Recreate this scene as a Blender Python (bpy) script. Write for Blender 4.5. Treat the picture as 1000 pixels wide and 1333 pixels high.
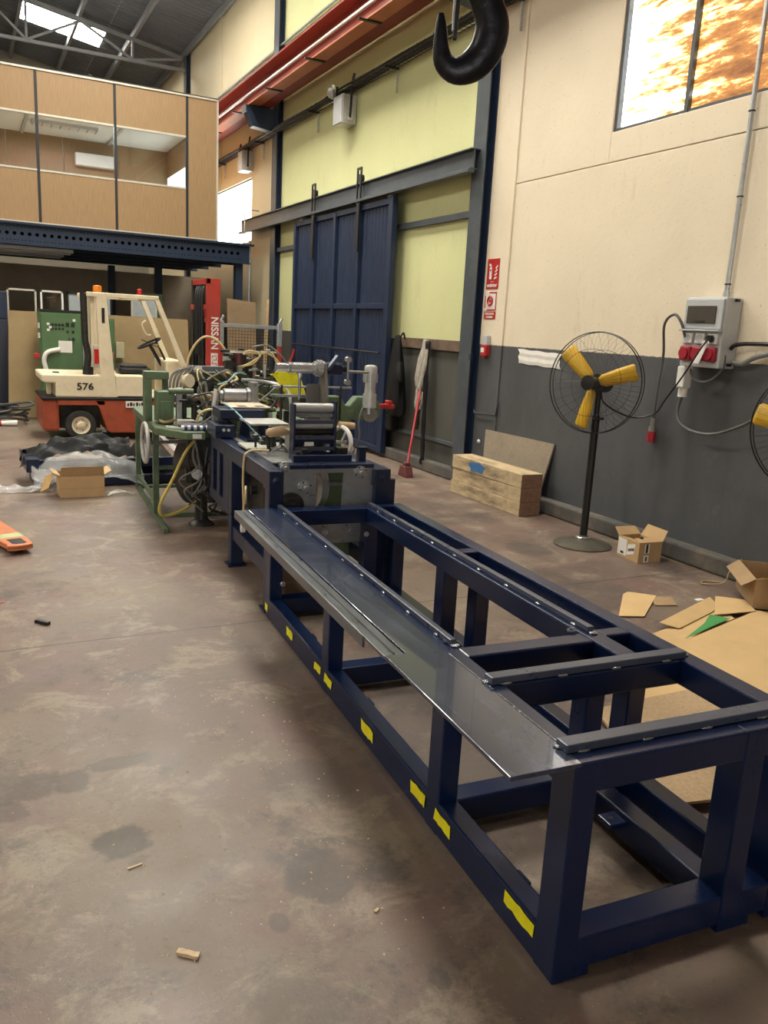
import bpy, bmesh, math, random
from mathutils import Vector, Matrix, noise
random.seed(7)
R = math.radians
for o in list(bpy.data.objects): bpy.data.objects.remove(o)
SC = bpy.context.scene
COL = SC.collection

# ------------------------------------------------------------------ camera
PIT, ROL, YAW, FPX = 0.219966, 0.0531418, 0.4756857, 1055.9
fwd = Vector((math.sin(YAW)*math.cos(PIT), math.cos(YAW)*math.cos(PIT), -math.sin(PIT)))
rgt = Vector((math.cos(YAW), -math.sin(YAW), 0)); upv = rgt.cross(fwd)
r_ = rgt*math.cos(ROL)+upv*math.sin(ROL); u_ = -rgt*math.sin(ROL)+upv*math.cos(ROL)
cd = bpy.data.cameras.new('camera'); cam = bpy.data.objects.new('camera', cd); COL.objects.link(cam)
m3 = Matrix((r_, u_, -fwd)).transposed()
cam.matrix_world = Matrix.Translation((0, 0, 1.70)) @ m3.to_4x4()
cd.sensor_fit = 'HORIZONTAL'; cd.sensor_width = 36; cd.lens = FPX/1000*36; cd.clip_start = .05; cd.clip_end = 200
SC.camera = cam

# ------------------------------------------------------------------ world, light levels, exposure
w = bpy.data.worlds.new('world'); SC.world = w; w.use_nodes = True
bg = w.node_tree.nodes['Background']; bg.inputs[0].default_value = (.75, .85, 1, 1); bg.inputs[1].default_value = 1.0
SKYLIGHT = 40.0      # daylight through the translucent roof sheets, and the added left-slope panels
WINDOW = 9.0         # daylight through the side windows
GATE_FILL = 4.0          # added fill light from an unseen glowing gate behind the camera
vs = SC.view_settings
vs.view_transform = 'Standard'; vs.look = 'None'; vs.exposure = 0.58; vs.gamma = 1; vs.use_curve_mapping = False

# ------------------------------------------------------------------ materials
MAT = {}
def _new(name):
    m = bpy.data.materials.new(name); m.use_nodes = True
    nt = m.node_tree; return m, nt, nt.nodes, nt.links, nt.nodes['Principled BSDF']
def mat(name, col, rough=.55, metal=0.0, var=.12, scale=9.0, bump=0.0, bscale=60., dirt=None, dirta=.5, dscale=3., dlo=.5, stretch=(1, 1, 1), coat=0.0, trans=0.0, ior=1.45, spec=.5, alpha=1., rvar=.09):
    if name in MAT: return MAT[name]
    m, nt, N, L, B = _new(name)
    tc = N.new('ShaderNodeTexCoord'); mp = N.new('ShaderNodeMapping'); mp.inputs['Scale'].default_value = stretch
    L.new(tc.outputs['Object'], mp.inputs[0])
    n = N.new('ShaderNodeTexNoise'); n.inputs['Scale'].default_value = scale; n.inputs['Detail'].default_value = 5; n.inputs['Roughness'].default_value = .65
    L.new(mp.outputs[0], n.inputs['Vector'])
    r = N.new('ShaderNodeValToRGB')
    r.color_ramp.elements[0].position = .3; r.color_ramp.elements[1].position = .7
    r.color_ramp.elements[0].color = (*[c*(1-var) for c in col], 1); r.color_ramp.elements[1].color = (*[min(1, c*(1+var)) for c in col], 1)
    L.new(n.outputs[0], r.inputs[0]); out = r.outputs[0]
    if dirt:
        n2 = N.new('ShaderNodeTexNoise'); n2.inputs['Scale'].default_value = dscale; n2.inputs['Detail'].default_value = 8; n2.inputs['Roughness'].default_value = .7
        L.new(mp.outputs[0], n2.inputs['Vector'])
        r2 = N.new('ShaderNodeMapRange'); r2.inputs[1].default_value = dlo; r2.inputs[2].default_value = dlo+.18; r2.inputs[4].default_value = dirta
        L.new(n2.outputs[0], r2.inputs[0])
        mx = N.new('ShaderNodeMix'); mx.data_type = 'RGBA'; mx.inputs['B'].default_value = (*dirt, 1)
        L.new(r2.outputs[0], mx.inputs['Factor']); L.new(out, mx.inputs['A']); out = mx.outputs['Result']
    L.new(out, B.inputs['Base Color'])
    rr = N.new('ShaderNodeMapRange'); rr.inputs[3].default_value = max(.02, rough-rvar); rr.inputs[4].default_value = min(1, rough+rvar)
    L.new(n.outputs[0], rr.inputs[0]); L.new(rr.outputs[0], B.inputs['Roughness'])
    B.inputs['Metallic'].default_value = metal; B.inputs['IOR'].default_value = ior
    B.inputs['Coat Weight'].default_value = coat; B.inputs['Transmission Weight'].default_value = trans
    B.inputs['Specular IOR Level'].default_value = spec; B.inputs['Alpha'].default_value = alpha
    if bump:
        n3 = N.new('ShaderNodeTexNoise'); n3.inputs['Scale'].default_value = bscale; n3.inputs['Detail'].default_value = 4
        L.new(mp.outputs[0], n3.inputs['Vector'])
        b = N.new('ShaderNodeBump'); b.inputs['Strength'].default_value = bump; b.inputs['Distance'].default_value = .01
        L.new(n3.outputs[0], b.inputs['Height']); L.new(b.outputs[0], B.inputs['Normal'])
    MAT[name] = m; return m
def emis(name, col, strength):
    m, nt, N, L, B = _new(name)
    B.inputs['Base Color'].default_value = (.8, .8, .8, 1)
    B.inputs['Emission Color'].default_value = (*col, 1); B.inputs['Emission Strength'].default_value = strength
    MAT[name] = m; return m

navy = mat('navy_paint', (.0035, .0125, .052), .26, 0, .08, 5, rvar=.02)
plate_steel = mat('painted_plate', (.040, .052, .095), .20, .25, .25, 5, .02, 90, coat=.5, rvar=.05, dirt=(.10, .115, .16), dirta=.5, dscale=5, stretch=(2, .6, 1))
edge_steel = mat('bare_edge_steel', (.16, .175, .20), .30, .6, .3, 12, dirt=(.06, .07, .10), dirta=.5, dscale=7, stretch=(3, .4, 1))
barm = mat('bar_steel', (.075, .088, .13), .28, .3, .08, 8, 0, 220, rvar=.03)
weldm = mat('weld_bead', (.35, .37, .40), .25, .8, .3, 60, .3, 200)
navy2 = mat('navy_machine', (.008, .016, .048), .30, 0, .2, 6, dirt=(.03, .03, .035), dirta=.3)
doorblue = mat('door_blue', (.010, .021, .056), .5, 0, .15, 5, dirt=(.03, .04, .06), dirta=.3, dscale=4)
mezzblue = mat('mezz_blue', (.013, .024, .052), .45, 0, .15, 6)
slate = mat('slate_paint', (.060, .072, .085), .42, 0, .15, 6, dirt=(.13, .13, .12), dirta=.3)
steel = mat('machined_steel', (.34, .35, .36), .30, .55, .2, 20, .04, 200, dirt=(.16, .15, .14), dirta=.4, dscale=5)
chrome = mat('chrome', (.70, .71, .73), .20, .75, .08, 20)
alu = mat('cast_aluminium', (.52, .52, .51), .38, .35, .15, 30, .06, 120)
darksteel = mat('dark_oily_steel', (.035, .034, .032), .38, .5, .4, 25, .15, 80, dirt=(.09, .08, .06), dirta=.4, dscale=14)
black = mat('black_plastic', (.012, .012, .013), .45, 0, .3, 12)
blackcloth = mat('black_cloth', (.008, .008, .009), .55, 0, .35, 9, .2, 120, spec=.25)
rubber = mat('tyre_rubber', (.022, .021, .020), .7, 0, .3, 20, .2, 90, dirt=(.09, .08, .065), dirta=.4)
green = mat('machine_green', (.10, .15, .085), .45, 0, .22, 8, .05, 90, dirt=(.045, .05, .035), dirta=.6, dscale=7)
cabgreen = mat('cabinet_green', (.075, .145, .065), .5, 0, .1, 4, dirt=(.05, .09, .05), dirta=.3)
cream = mat('cream_paint', (.70, .61, .44), .42, 0, .08, 6, dirt=(.36, .28, .18), dirta=.5, dscale=5, dlo=.58)
orange = mat('orange_red_paint', (.33, .065, .028), .45, 0, .2, 6, dirt=(.14, .045, .025), dirta=.6, dscale=4)
red = mat('mast_red', (.42, .045, .032), .45, 0, .15, 6, dirt=(.20, .035, .03), dirta=.5)
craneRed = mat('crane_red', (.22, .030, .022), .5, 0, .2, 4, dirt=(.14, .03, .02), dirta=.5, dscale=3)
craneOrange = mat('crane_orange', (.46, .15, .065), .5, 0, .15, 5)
signred = mat('sign_red', (.42, .022, .02), .4, 0, .05, 5)
white = mat('white_paint', (.72, .71, .68), .45, 0, .05, 8)
greybox = mat('grey_enclosure', (.46, .48, .50), .4, 0, .06, 6, dirt=(.33, .33, .32), dirta=.3)
smoke = mat('smoked_cover', (.07, .06, .055), .2, 0, .15, 5)
yellow = mat('tape_yellow', (.86, .78, .012), .42, 0, .1, 20, .15, 60)
fanyellow = mat('fan_blade_yellow', (.62, .37, .025), .4, 0, .12, 10, dirt=(.30, .18, .04), dirta=.5, dscale=6)
cloth_y = mat('cloth_yellow', (.72, .68, .02), .7, 0, .15, 20, .3, 90)
wire = mat('wire_black', (.02, .02, .02), .35, .6, .2, 20)
wood = mat('timber', (.50, .38, .23), .8, 0, .25, 7, .25, 60, dirt=(.14, .105, .07), dirta=.8, dscale=2.6, dlo=.48, stretch=(3, .7, 3))
woodend = mat('timber_end', (.22, .125, .08), .8, 0, .25, 20, .2, 90)
bluepaint = mat('blue_paint_mark', (.04, .15, .34), .7, 0, .3, 20)
oak = mat('oak_laminate', (.31, .195, .10), .5, 0, .14, 7, stretch=(9, 9, .6))
alutrim = mat('alu_trim', (.55, .52, .45), .4, .3, .08, 8)
blacktrim = mat('black_trim', (.018, .018, .020), .5, 0, .1, 8)
ply = mat('plywood', (.28, .195, .095), .65, 0, .14, 3, dirt=(.25, .17, .08), dirta=.45, dscale=2)
card = mat('cardboard', (.50, .33, .165), .8, 0, .08, 5, .06, 120, dirt=(.36, .23, .11), dirta=.4, dscale=4)
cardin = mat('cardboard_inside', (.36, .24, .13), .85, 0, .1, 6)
card2 = mat('cardboard_pale', (.60, .41, .20), .8, 0, .08, 3, .05, 90, dirt=(.48, .32, .15), dirta=.4, dscale=2)
chip = mat('chipboard', (.26, .21, .155), .8, 0, .2, 60, .2, 90, dirt=(.16, .13, .10), dirta=.5)
paper = mat('paper', (.74, .72, .68), .75, 0, .06, 10)
greenprint = mat('green_print', (.07, .30, .09), .7, 0, .1, 6)
hosem = mat('hose_cream', (.62, .50, .25), .45, 0, .1, 10)
hoseyel = mat('hose_yellow', (.58, .47, .11), .45, 0, .12, 10)
hosegrey = mat('hose_grey', (.20, .20, .19), .5, 0, .2, 10)
hoseblue = mat('hose_blue', (.22, .42, .48), .4, 0, .1, 10)
cablegrey = mat('cable_grey', (.085, .088, .085), .5, 0, .15, 10)
teal = mat('teal_part', (.14, .42, .36), .5, 0, .15, 10)
tan = mat('tan_wood', (.46, .32, .18), .6, 0, .15, 10)
amber = mat('beacon_amber', (.75, .22, .02), .25, 0, .1, 5)
lampred = mat('lens_red', (.50, .02, .02), .25, 0, .1, 5)
galv = mat('galvanised', (.46, .48, .49), .3, .5, .12, 20)
sheet = mat('roof_sheet', (.115, .125, .14), .6, .2, .18, 1.2, dirt=(.08, .08, .08), dirta=.5)
roofsteel = mat('roof_steel', (.20, .21, .225), .55, .1, .12, 3)
film = mat('clear_film', (.80, .82, .84), .08, 0, .1, 10, 1., 30, spec=1., alpha=.28)
socket_red = mat('socket_red', (.32, .018, .035), .4, 0, .08, 8)
hookm = mat('hook_black', (.022, .022, .026), .34, .6, .4, 10, .18, 40, dirt=(.14, .14, .15), dirta=.35, dscale=7, dlo=.58)
ropem = mat('wire_rope', (.10, .10, .10), .5, .7, .2, 40)
ink = mat('black_ink', (.015, .015, .015), .6, 0, .1, 5)
strapm = mat('strap_grey', (.33, .30, .26), .8, 0, .25, 12, .3, 60)
broomred = mat('broom_red', (.42, .035, .045), .45, 0, .1, 8)
bristle = mat('bristle_maroon', (.12, .035, .03), .85, 0, .3, 30, .5, 80)
palletor = mat('pallet_truck_orange', (.60, .19, .08), .45, 0, .2, 12, dirt=(.30, .12, .07), dirta=.6, dscale=9)
palegreen = mat('pale_green_print', (.42, .48, .24), .6, 0, .1, 8)
bag = mat('dark_bag', (.035, .03, .025), .8, 0, .3, 10, .3, 60)
ceilw = mat('ceiling_white', (.75, .76, .76), .8, 0, .03, 4)
lampw = mat('luminaire_white', (.62, .63, .64), .45, 0, .03, 4)
gravel = mat('fluor_tube', (.45, .44, .42), .35, 0, .05, 5)

def glass_mat():
    m, nt, N, L, B = _new('window_glass')
    out = N['Material Output']; t = N.new('ShaderNodeBsdfTransparent'); t.inputs[0].default_value = (.93, .96, .97, 1)
    g = N.new('ShaderNodeBsdfGlossy'); g.inputs['Roughness'].default_value = .03
    fr = N.new('ShaderNodeFresnel'); fr.inputs[0].default_value = 1.55
    mx = N.new('ShaderNodeMixShader'); L.new(fr.outputs[0], mx.inputs[0]); L.new(t.outputs[0], mx.inputs[1]); L.new(g.outputs[0], mx.inputs[2])
    L.new(mx.outputs[0], out.inputs[0]); MAT['glass'] = m; return m
glass = glass_mat()

def floor_mat():
    m, nt, N, L, B = _new('stained_concrete')
    geo = N.new('ShaderNodeNewGeometry'); P = geo.outputs['Position']
    def noise_(s, d=6, ro=.65, vec=None, dist=0):
        n = N.new('ShaderNodeTexNoise'); n.inputs['Scale'].default_value = s; n.inputs['Detail'].default_value = d; n.inputs['Roughness'].default_value = ro; n.inputs['Distortion'].default_value = dist
        L.new(vec or P, n.inputs['Vector']); return n.outputs[0]
    def rng(v, a, b, c=0., d=1.):
        r = N.new('ShaderNodeMapRange'); r.interpolation_type = 'SMOOTHSTEP'
        for i, x in enumerate((a, b, c, d)): r.inputs[i+1].default_value = x
        L.new(v, r.inputs[0]); return r.outputs[0]
    def mix(f, a, b):
        x = N.new('ShaderNodeMix'); x.data_type = 'RGBA'; L.new(f, x.inputs['Factor'])
        for s, v in (('A', a), ('B', b)):
            if isinstance(v, tuple): x.inputs[s].default_value = (*v, 1)
            else: L.new(v, x.inputs[s])
        return x.outputs['Result']
    def mth(op, a, b=None):
        x = N.new('ShaderNodeMath'); x.operation = op
        for i, v in enumerate((a, b)):
            if v is None: continue
            if isinstance(v, (int, float)): x.inputs[i].default_value = v
            else: L.new(v, x.inputs[i])
        return x.outputs[0]
    c = mix(rng(noise_(.55, 4), .40, .62), (.145, .100, .083), (.215, .165, .124))
    c = mix(rng(noise_(1.6, 7, .7, dist=.6), .47, .62, 0, .8), c, (.185, .115, .097))
    c = mix(rng(noise_(3.2, 9, .75, dist=.5), .50, .62, 0, .7), c, (.285, .233, .172))
    c = mix(rng(noise_(1.5, 9, .78, dist=.3), .53, .64, 0, .75), c, (.080, .064, .055))
    c = mix(rng(noise_(6, 9, .78), .53, .68, 0, .6), c, (.085, .068, .058))
    c = mix(rng(noise_(45, 5, .7), .54, .70, 0, .45), c, (.10, .085, .075))
    c = mix(rng(noise_(130, 2, .5), .68, .74, 0, .5), c, (.48, .42, .33))
    # oil spots and tyre marks, each with a place of its own on the slab
    wob = noise_(9, 5, .7)
    for (x, y, rx, ry, a) in ((.372, 2.489, .10, .085, .75), (.913, 2.075, .11, .13, .62), (.08, 2.95, .16, .10, .6), (.26, 2.93, .07, .08, .6), (.03, 2.80, .08, .07, .55),
                              (1.10, 2.60, .20, .16, .35), (1.05, 1.56, .03, .04, .6), (.66, 1.62, .12, .12, .35), (4.05, 5.22, .17, .22, .75), (3.75, 4.1, .35, .30, .5),
                              (4.1, 6.3, .35, .30, .35), (1.75, 2.75, .40, .50, .5), (1.9, 3.4, .3, .4, .35), (2.0, 6.0, .35, .35, .45), (.72, 1.93, .03, .04, .5), (3.9, 6.9, .6, .25, .3), (.45, 3.0, .14, .05, .5)):
        sub = N.new('ShaderNodeVectorMath'); sub.operation = 'SUBTRACT'; L.new(P, sub.inputs[0]); sub.inputs[1].default_value = (x, y, 0)
        dv = N.new('ShaderNodeVectorMath'); dv.operation = 'DIVIDE'; L.new(sub.outputs[0], dv.inputs[0]); dv.inputs[1].default_value = (rx, ry, 1)
        ln = N.new('ShaderNodeVectorMath'); ln.operation = 'LENGTH'; L.new(dv.outputs[0], ln.inputs[0])
        d = mth('ADD', ln.outputs['Value'], mth('MULTIPLY', mth('SUBTRACT', wob, .5), 1.5))
        c = mix(rng(d, 1.15, .8, 0, a), c, (.075, .062, .055))
    # slab joint
    sp = N.new('ShaderNodeSeparateXYZ'); L.new(P, sp.inputs[0])
    j = mth('ABSOLUTE', mth('SUBTRACT', mth('ADD', sp.outputs[1], mth('MULTIPLY', mth('SUBTRACT', noise_(2.5, 3), .5), .03)), 4.315))
    jf = rng(j, .010, .003, 0, .8)
    c = mix(jf, c, (.045, .038, .033))
    L.new(c, B.inputs['Base Color'])
    L.new(rng(noise_(2.2, 6), .3, .7, .36, .58), B.inputs['Roughness'])
    B.inputs['Specular IOR Level'].default_value = .45
    h = mth('SUBTRACT', mth('ADD', noise_(25, 6, .7), mth('MULTIPLY', noise_(140, 3), .3)), mth('MULTIPLY', jf, 2.))
    b = N.new('ShaderNodeBump'); b.inputs['Strength'].default_value = .22; b.inputs['Distance'].default_value = .006
    L.new(h, b.inputs['Height']); L.new(b.outputs[0], B.inputs['Normal'])
    return m

def wall_mat(name, up, low, split=1.61, dirtc=(.30, .22, .13)):
    m, nt, N, L, B = _new(name)
    geo = N.new('ShaderNodeNewGeometry'); P = geo.outputs['Position']
    sp = N.new('ShaderNodeSeparateXYZ'); L.new(P, sp.inputs[0])
    def ns(s, d=6, ro=.65, st=None):
        n = N.new('ShaderNodeTexNoise'); n.inputs['Scale'].default_value = s; n.inputs['Detail'].default_value = d; n.inputs['Roughness'].default_value = ro
        if st:
            mp = N.new('ShaderNodeMapping'); mp.inputs['Scale'].default_value = st; L.new(P, mp.inputs[0]); L.new(mp.outputs[0], n.inputs['Vector'])
        else: L.new(P, n.inputs['Vector'])
        return n.outputs[0]
    def rng(v, a, b, c=0., d=1.):
        r = N.new('ShaderNodeMapRange')
        for i, x in enumerate((a, b, c, d)): r.inputs[i+1].default_value = x
        L.new(v, r.inputs[0]); return r.outputs[0]
    def mix(f, a, b):
        x = N.new('ShaderNodeMix'); x.data_type = 'RGBA'; L.new(f, x.inputs['Factor'])
        for s, v in (('A', a), ('B', b)):
            if isinstance(v, tuple): x.inputs[s].default_value = (*v, 1)
            else: L.new(v, x.inputs[s])
        return x.outputs['Result']
    u = mix(rng(ns(.8, 5), .35, .65), tuple(c*.93 for c in up), up)
    u = mix(rng(ns(3, 8, .75, (1, 1, .35)), .58, .78, 0, .30), u, dirtc)
    u = mix(rng(ns(55, 2, .5), .70, .74, 0, .5), u, tuple(c*.35 for c in dirtc))
    l = mix(rng(ns(1.2, 7, .7, (1, 1, .5)), .35, .7), low, tuple(c*1.45 for c in low))
    l = mix(rng(ns(4, 8, .75), .60, .72, 0, .35), l, (.16, .15, .13))
    l = mix(rng(ns(26, 4, .7), .71, .75, 0, .8), l, (.42, .40, .36))
    ad = N.new('ShaderNodeMath'); ad.operation = 'MULTIPLY_ADD'; L.new(ns(30, 3), ad.inputs[0]); ad.inputs[1].default_value = .02; L.new(sp.outputs[2], ad.inputs[2])
    c = mix(rng(ad.outputs[0], split, split+.006), l, u)
    L.new(c, B.inputs['Base Color']); B.inputs['Roughness'].default_value = .62; B.inputs['Specular IOR Level'].default_value = .35
    b = N.new('ShaderNodeBump'); b.inputs['Strength'].default_value = .25; b.inputs['Distance'].default_value = .01
    L.new(ns(18, 8, .7), b.inputs['Height']); L.new(b.outputs[0], B.inputs['Normal'])
    MAT[name] = m; return m
wallA = wall_mat('plaster_beige', (.74, .645, .50), (.068, .070, .076))
wallB = wall_mat('plaster_yellow_lit', (.60, .605, .325), (.066, .065, .058))  # yellow bay paint with the skylight's green-yellow light put into its colour
wallC = wall_mat('plaster_peach', (.62, .53, .36), (.075, .072, .062))
wallD = wall_mat('plaster_grey', (.20, .18, .14), (.10, .095, .085), split=-1)
curbm = mat('curb_grey', (.085, .080, .074), .8, 0, .25, 4, .2, 40, dirt=(.19, .15, .115), dirta=.7, dscale=2.5, dlo=.47)

def rust_pane():
    m, nt, N, L, B = _new('rusty_translucent_pane')
    geo = N.new('ShaderNodeNewGeometry'); P = geo.outputs['Position']
    mp = N.new('ShaderNodeMapping'); mp.inputs['Scale'].default_value = (1, 1.0, 4.6); mp.inputs['Rotation'].default_value = (.10, 0, 0); L.new(P, mp.inputs[0])
    n = N.new('ShaderNodeTexNoise'); n.inputs['Scale'].default_value = 2.6; n.inputs['Detail'].default_value = 6; n.inputs['Roughness'].default_value = .68; n.inputs['Distortion'].default_value = .25
    L.new(mp.outputs[0], n.inputs['Vector'])
    sp = N.new('ShaderNodeSeparateXYZ'); L.new(P, sp.inputs[0])
    # the coating is thicker on the panes further along the wall
    a = N.new('ShaderNodeMapRange'); a.inputs[1].default_value = 6.0; a.inputs[2].default_value = 4.9; a.inputs[3].default_value = -.19; a.inputs[4].default_value = .09
    L.new(sp.outputs[1], a.inputs[0])
    s = N.new('ShaderNodeMath'); s.operation = 'ADD'; L.new(n.outputs[0], s.inputs[0]); L.new(a.outputs[0], s.inputs[1])
    r = N.new('ShaderNodeValToRGB'); e = r.color_ramp.elements
    e[0].position = .38; e[0].color = (1, .97, .90, 1); e[1].position = .74; e[1].color = (.055, .018, .004, 1)
    k = e.new(.46); k.color = (.50, .30, .11, 1); k = e.new(.54); k.color = (.15, .058, .012, 1)
    L.new(s.outputs[0], r.inputs[0])
    L.new(r.outputs[0], B.inputs['Base Color']); L.new(r.outputs[0], B.inputs['Emission Color']); B.inputs['Emission Strength'].default_value = 3.2
    B.inputs['Roughness'].default_value = .5
    return m
rustm = rust_pane()
skym = emis('skylight_sheet', (1.0, .95, .82), SKYLIGHT)
winm = emis('bright_window', (1.0, .97, .90), WINDOW)
gatefillm = emis('gate_fill_sheet', (1.0, .96, .90), GATE_FILL)
officewin = emis('office_window_glow', (.75, .95, .95), 1.6)

# ------------------------------------------------------------------ mesh tools
class MB:
    def __init__(s): s.v = []; s.f = []
    def add(s, vs_, fs):
        b = len(s.v); s.v += [tuple(p) for p in vs_]; s.f += [tuple(i+b for i in f) for f in fs]; return s
    def box(s, x0, x1, y0, y1, z0, z1):
        x0, x1 = min(x0, x1), max(x0, x1); y0, y1 = min(y0, y1), max(y0, y1); z0, z1 = min(z0, z1), max(z0, z1)
        return s.add([(x0, y0, z0), (x1, y0, z0), (x1, y1, z0), (x0, y1, z0), (x0, y0, z1), (x1, y0, z1), (x1, y1, z1), (x0, y1, z1)],
                     [(0, 3, 2, 1), (4, 5, 6, 7), (0, 1, 5, 4), (1, 2, 6, 5), (2, 3, 7, 6), (3, 0, 4, 7)])
    def beam(s, p0, p1, w_, h_, up=(0, 0, 1)):
        p0, p1 = Vector(p0), Vector(p1); d = (p1-p0).normalized(); upn = Vector(up)
        if abs(d.dot(upn)) > .98: upn = Vector((0, 1, 0))
        a = d.cross(upn).normalized()*(w_/2); b = a.cross(d).normalized()*(h_/2)
        vs_ = [p+sa*a+sb*b for p in (p0, p1) for sa, sb in ((-1, -1), (1, -1), (1, 1), (-1, 1))]
        return s.add(vs_, [(0, 1, 2, 3), (7, 6, 5, 4), (0, 4, 5, 1), (1, 5, 6, 2), (2, 6, 7, 3), (3, 7, 4, 0)])
    def tube(s, pts, r, n=8, closed=False, caps=True, flat=None):
        pts = [Vector(p) for p in pts]; k = len(pts); rs = r if isinstance(r, (list, tuple)) else [r]*k
        rings = []; prev = None
        for i, p in enumerate(pts):
            a = pts[(i-1) % k] if (i > 0 or closed) else p; b = pts[(i+1) % k] if (i < k-1 or closed) else p
            d = (b-a).normalized() if (b-a).length > 1e-9 else Vector((0, 0, 1))
            if prev is None:
                up = Vector((0, 0, 1)) if abs(d.z) < .9 else Vector((0, 1, 0)); x = d.cross(up).normalized()
            else:
                x = (prev-d*prev.dot(d)).normalized()
            prev = x; y = d.cross(x)
            if flat:
                fx = Vector(flat).normalized(); x = (fx-d*fx.dot(d)).normalized(); y = d.cross(x)
                rings.append([p+x*math.cos(2*math.pi*j/n)*rs[i]*.6+y*math.sin(2*math.pi*j/n)*rs[i] for j in range(n)])
            else:
                rings.append([p+x*math.cos(2*math.pi*j/n)*rs[i]+y*math.sin(2*math.pi*j/n)*rs[i] for j in range(n)])
        vs_ = [q for g in rings for q in g]; fs = []
        for i in range(k if closed else k-1):
            i2 = (i+1) % k
            for j in range(n): fs.append((i*n+j, i*n+(j+1) % n, i2*n+(j+1) % n, i2*n+j))
        if caps and not closed: fs += [tuple(range(n-1, -1, -1)), tuple((k-1)*n+j for j in range(n))]
        return s.add(vs_, fs)
    def cyl(s, p0, p1, r, n=16, r2=None): return s.tube([p0, p1], [r, r if r2 is None else r2], n)
    def ring(s, c, axis, R_, r, n=32, m=6):
        ax = Vector(axis).normalized(); a = ax.orthogonal().normalized(); b = ax.cross(a); c = Vector(c)
        return s.tube([c+a*math.cos(2*math.pi*i/n)*R_+b*math.sin(2*math.pi*i/n)*R_ for i in range(n)], r, m, closed=True)
    def lathe(s, prof, c, axis=(0, 0, 1), n=24, caps=True):
        ax = Vector(axis).normalized(); a = ax.orthogonal().normalized(); b = ax.cross(a); c = Vector(c)
        vs_ = [c+ax*h+(a*math.cos(2*math.pi*j/n)+b*math.sin(2*math.pi*j/n))*max(r, 1e-4) for r, h in prof for j in range(n)]
        k = len(prof); fs = [(i*n+j, i*n+(j+1) % n, (i+1)*n+(j+1) % n, (i+1)*n+j) for i in range(k-1) for j in range(n)]
        if caps: fs += [tuple(range(n-1, -1, -1)), tuple((k-1)*n+j for j in range(n))]
        return s.add(vs_, fs)
    def prism(s, poly, axis, a0, a1):
        """poly in the two other axes (in x,y,z order), pushed from a0 to a1 along axis 0/1/2"""
        def mk(p, a):
            q = list(p); q.insert(axis, a); return tuple(q)
        n = len(poly); vs_ = [mk(p, a0) for p in poly]+[mk(p, a1) for p in poly]
        fs = [tuple(range(n-1, -1, -1)), tuple(range(n, 2*n))]+[(i, (i+1) % n, n+(i+1) % n, n+i) for i in range(n)]
        return s.add(vs_, fs)
    def slab(s, quad, t):
        """a thin solid sheet: quad of points, thickness t along its normal"""
        q = [Vector(p) for p in quad]; nrm = (q[1]-q[0]).cross(q[-1]-q[0]).normalized()*t; n = len(q)
        return s.add(q+[p+nrm for p in q], [tuple(range(n-1, -1, -1)), tuple(range(n, 2*n))]+[(i, (i+1) % n, n+(i+1) % n, n+i) for i in range(n)])
    def build(s, name, m, parent=None, smooth=False, bevel=0, loc=None, seg=2):
        me = bpy.data.meshes.new(name); me.from_pydata(s.v, [], s.f)
        bm = bmesh.new(); bm.from_mesh(me); bmesh.ops.recalc_face_normals(bm, faces=bm.faces); bm.to_mesh(me); bm.free()
        me.materials.append(m)
        if smooth:
            for p in me.polygons: p.use_smooth = True
            me.set_sharp_from_angle(angle=R(42))
        o = bpy.data.objects.new(name, me); COL.objects.link(o)
        if parent: o.parent = parent
        if loc: o.location = loc
        if bevel:
            b = o.modifiers.new('bevel', 'BEVEL'); b.width = bevel; b.segments = seg; b.limit_method = 'ANGLE'; b.angle_limit = R(50)
        return o
def tag(o, label, cat, group=None):
    o['label'] = label; o['category'] = cat
    if group: o['group'] = group
    return o
def thing(name, label, cat, loc=(0, 0, 0), rz=0, group=None):
    o = bpy.data.objects.new(name, None); COL.objects.link(o); o.empty_display_size = .1
    o.location = loc; o.rotation_euler = (0, 0, rz); return tag(o, label, cat, group)
def struct(o): o['kind'] = 'structure'; return o
def stuff(o): o['kind'] = 'stuff'; return o
def B(name, m, parent, x0, x1, y0, y1, z0, z1, bevel=0): return MB().box(x0, x1, y0, y1, z0, z1).build(name, m, parent, bevel=bevel)
def T(name, m, parent, pts, r, n=8, **k): return MB().tube(pts, r, n, **k).build(name, m, parent, smooth=True)
def Cy(name, m, parent, p0, p1, r, n=18, r2=None): return MB().cyl(p0, p1, r, n, r2).build(name, m, parent, smooth=True)
def spline(pts, k=8):
    P = [Vector(p) for p in pts]; P = [P[0]]+P+[P[-1]]; out = []
    for i in range(1, len(P)-2):
        for j in range(k):
            t = j/k; a, b, c, d = P[i-1], P[i], P[i+1], P[i+2]
            out.append(.5*((2*b)+(-a+c)*t+(2*a-5*b+4*c-d)*t*t+(-a+3*b-3*c+d)*t**3))
    out.append(P[-2]); return out
def copy_tree(o, parent=None):
    c = o.copy(); COL.objects.link(c); c.parent = parent
    for ch in o.children: copy_tree(ch, c)
    return c
def text(name, body, m, parent, loc, rot, size, ext=.001, align='CENTER', sx=1.):
    cu = bpy.data.curves.new(name, 'FONT'); cu.body = body; cu.size = size; cu.extrude = ext; cu.align_x = align; cu.align_y = 'CENTER'; cu.offset = size*.02; cu.resolution_u = 3
    t = bpy.data.objects.new(name+'_tmp', cu); COL.objects.link(t)
    dg = bpy.context.evaluated_depsgraph_get(); me = bpy.data.meshes.new_from_object(t.evaluated_get(dg))
    bpy.data.objects.remove(t); bpy.data.curves.remove(cu)
    me.materials.clear(); me.materials.append(m)
    o = bpy.data.objects.new(name, me); COL.objects.link(o); o.location = loc; o.rotation_euler = rot; o.scale = (sx, 1, 1)
    if parent: o.parent = parent
    return o

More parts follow.
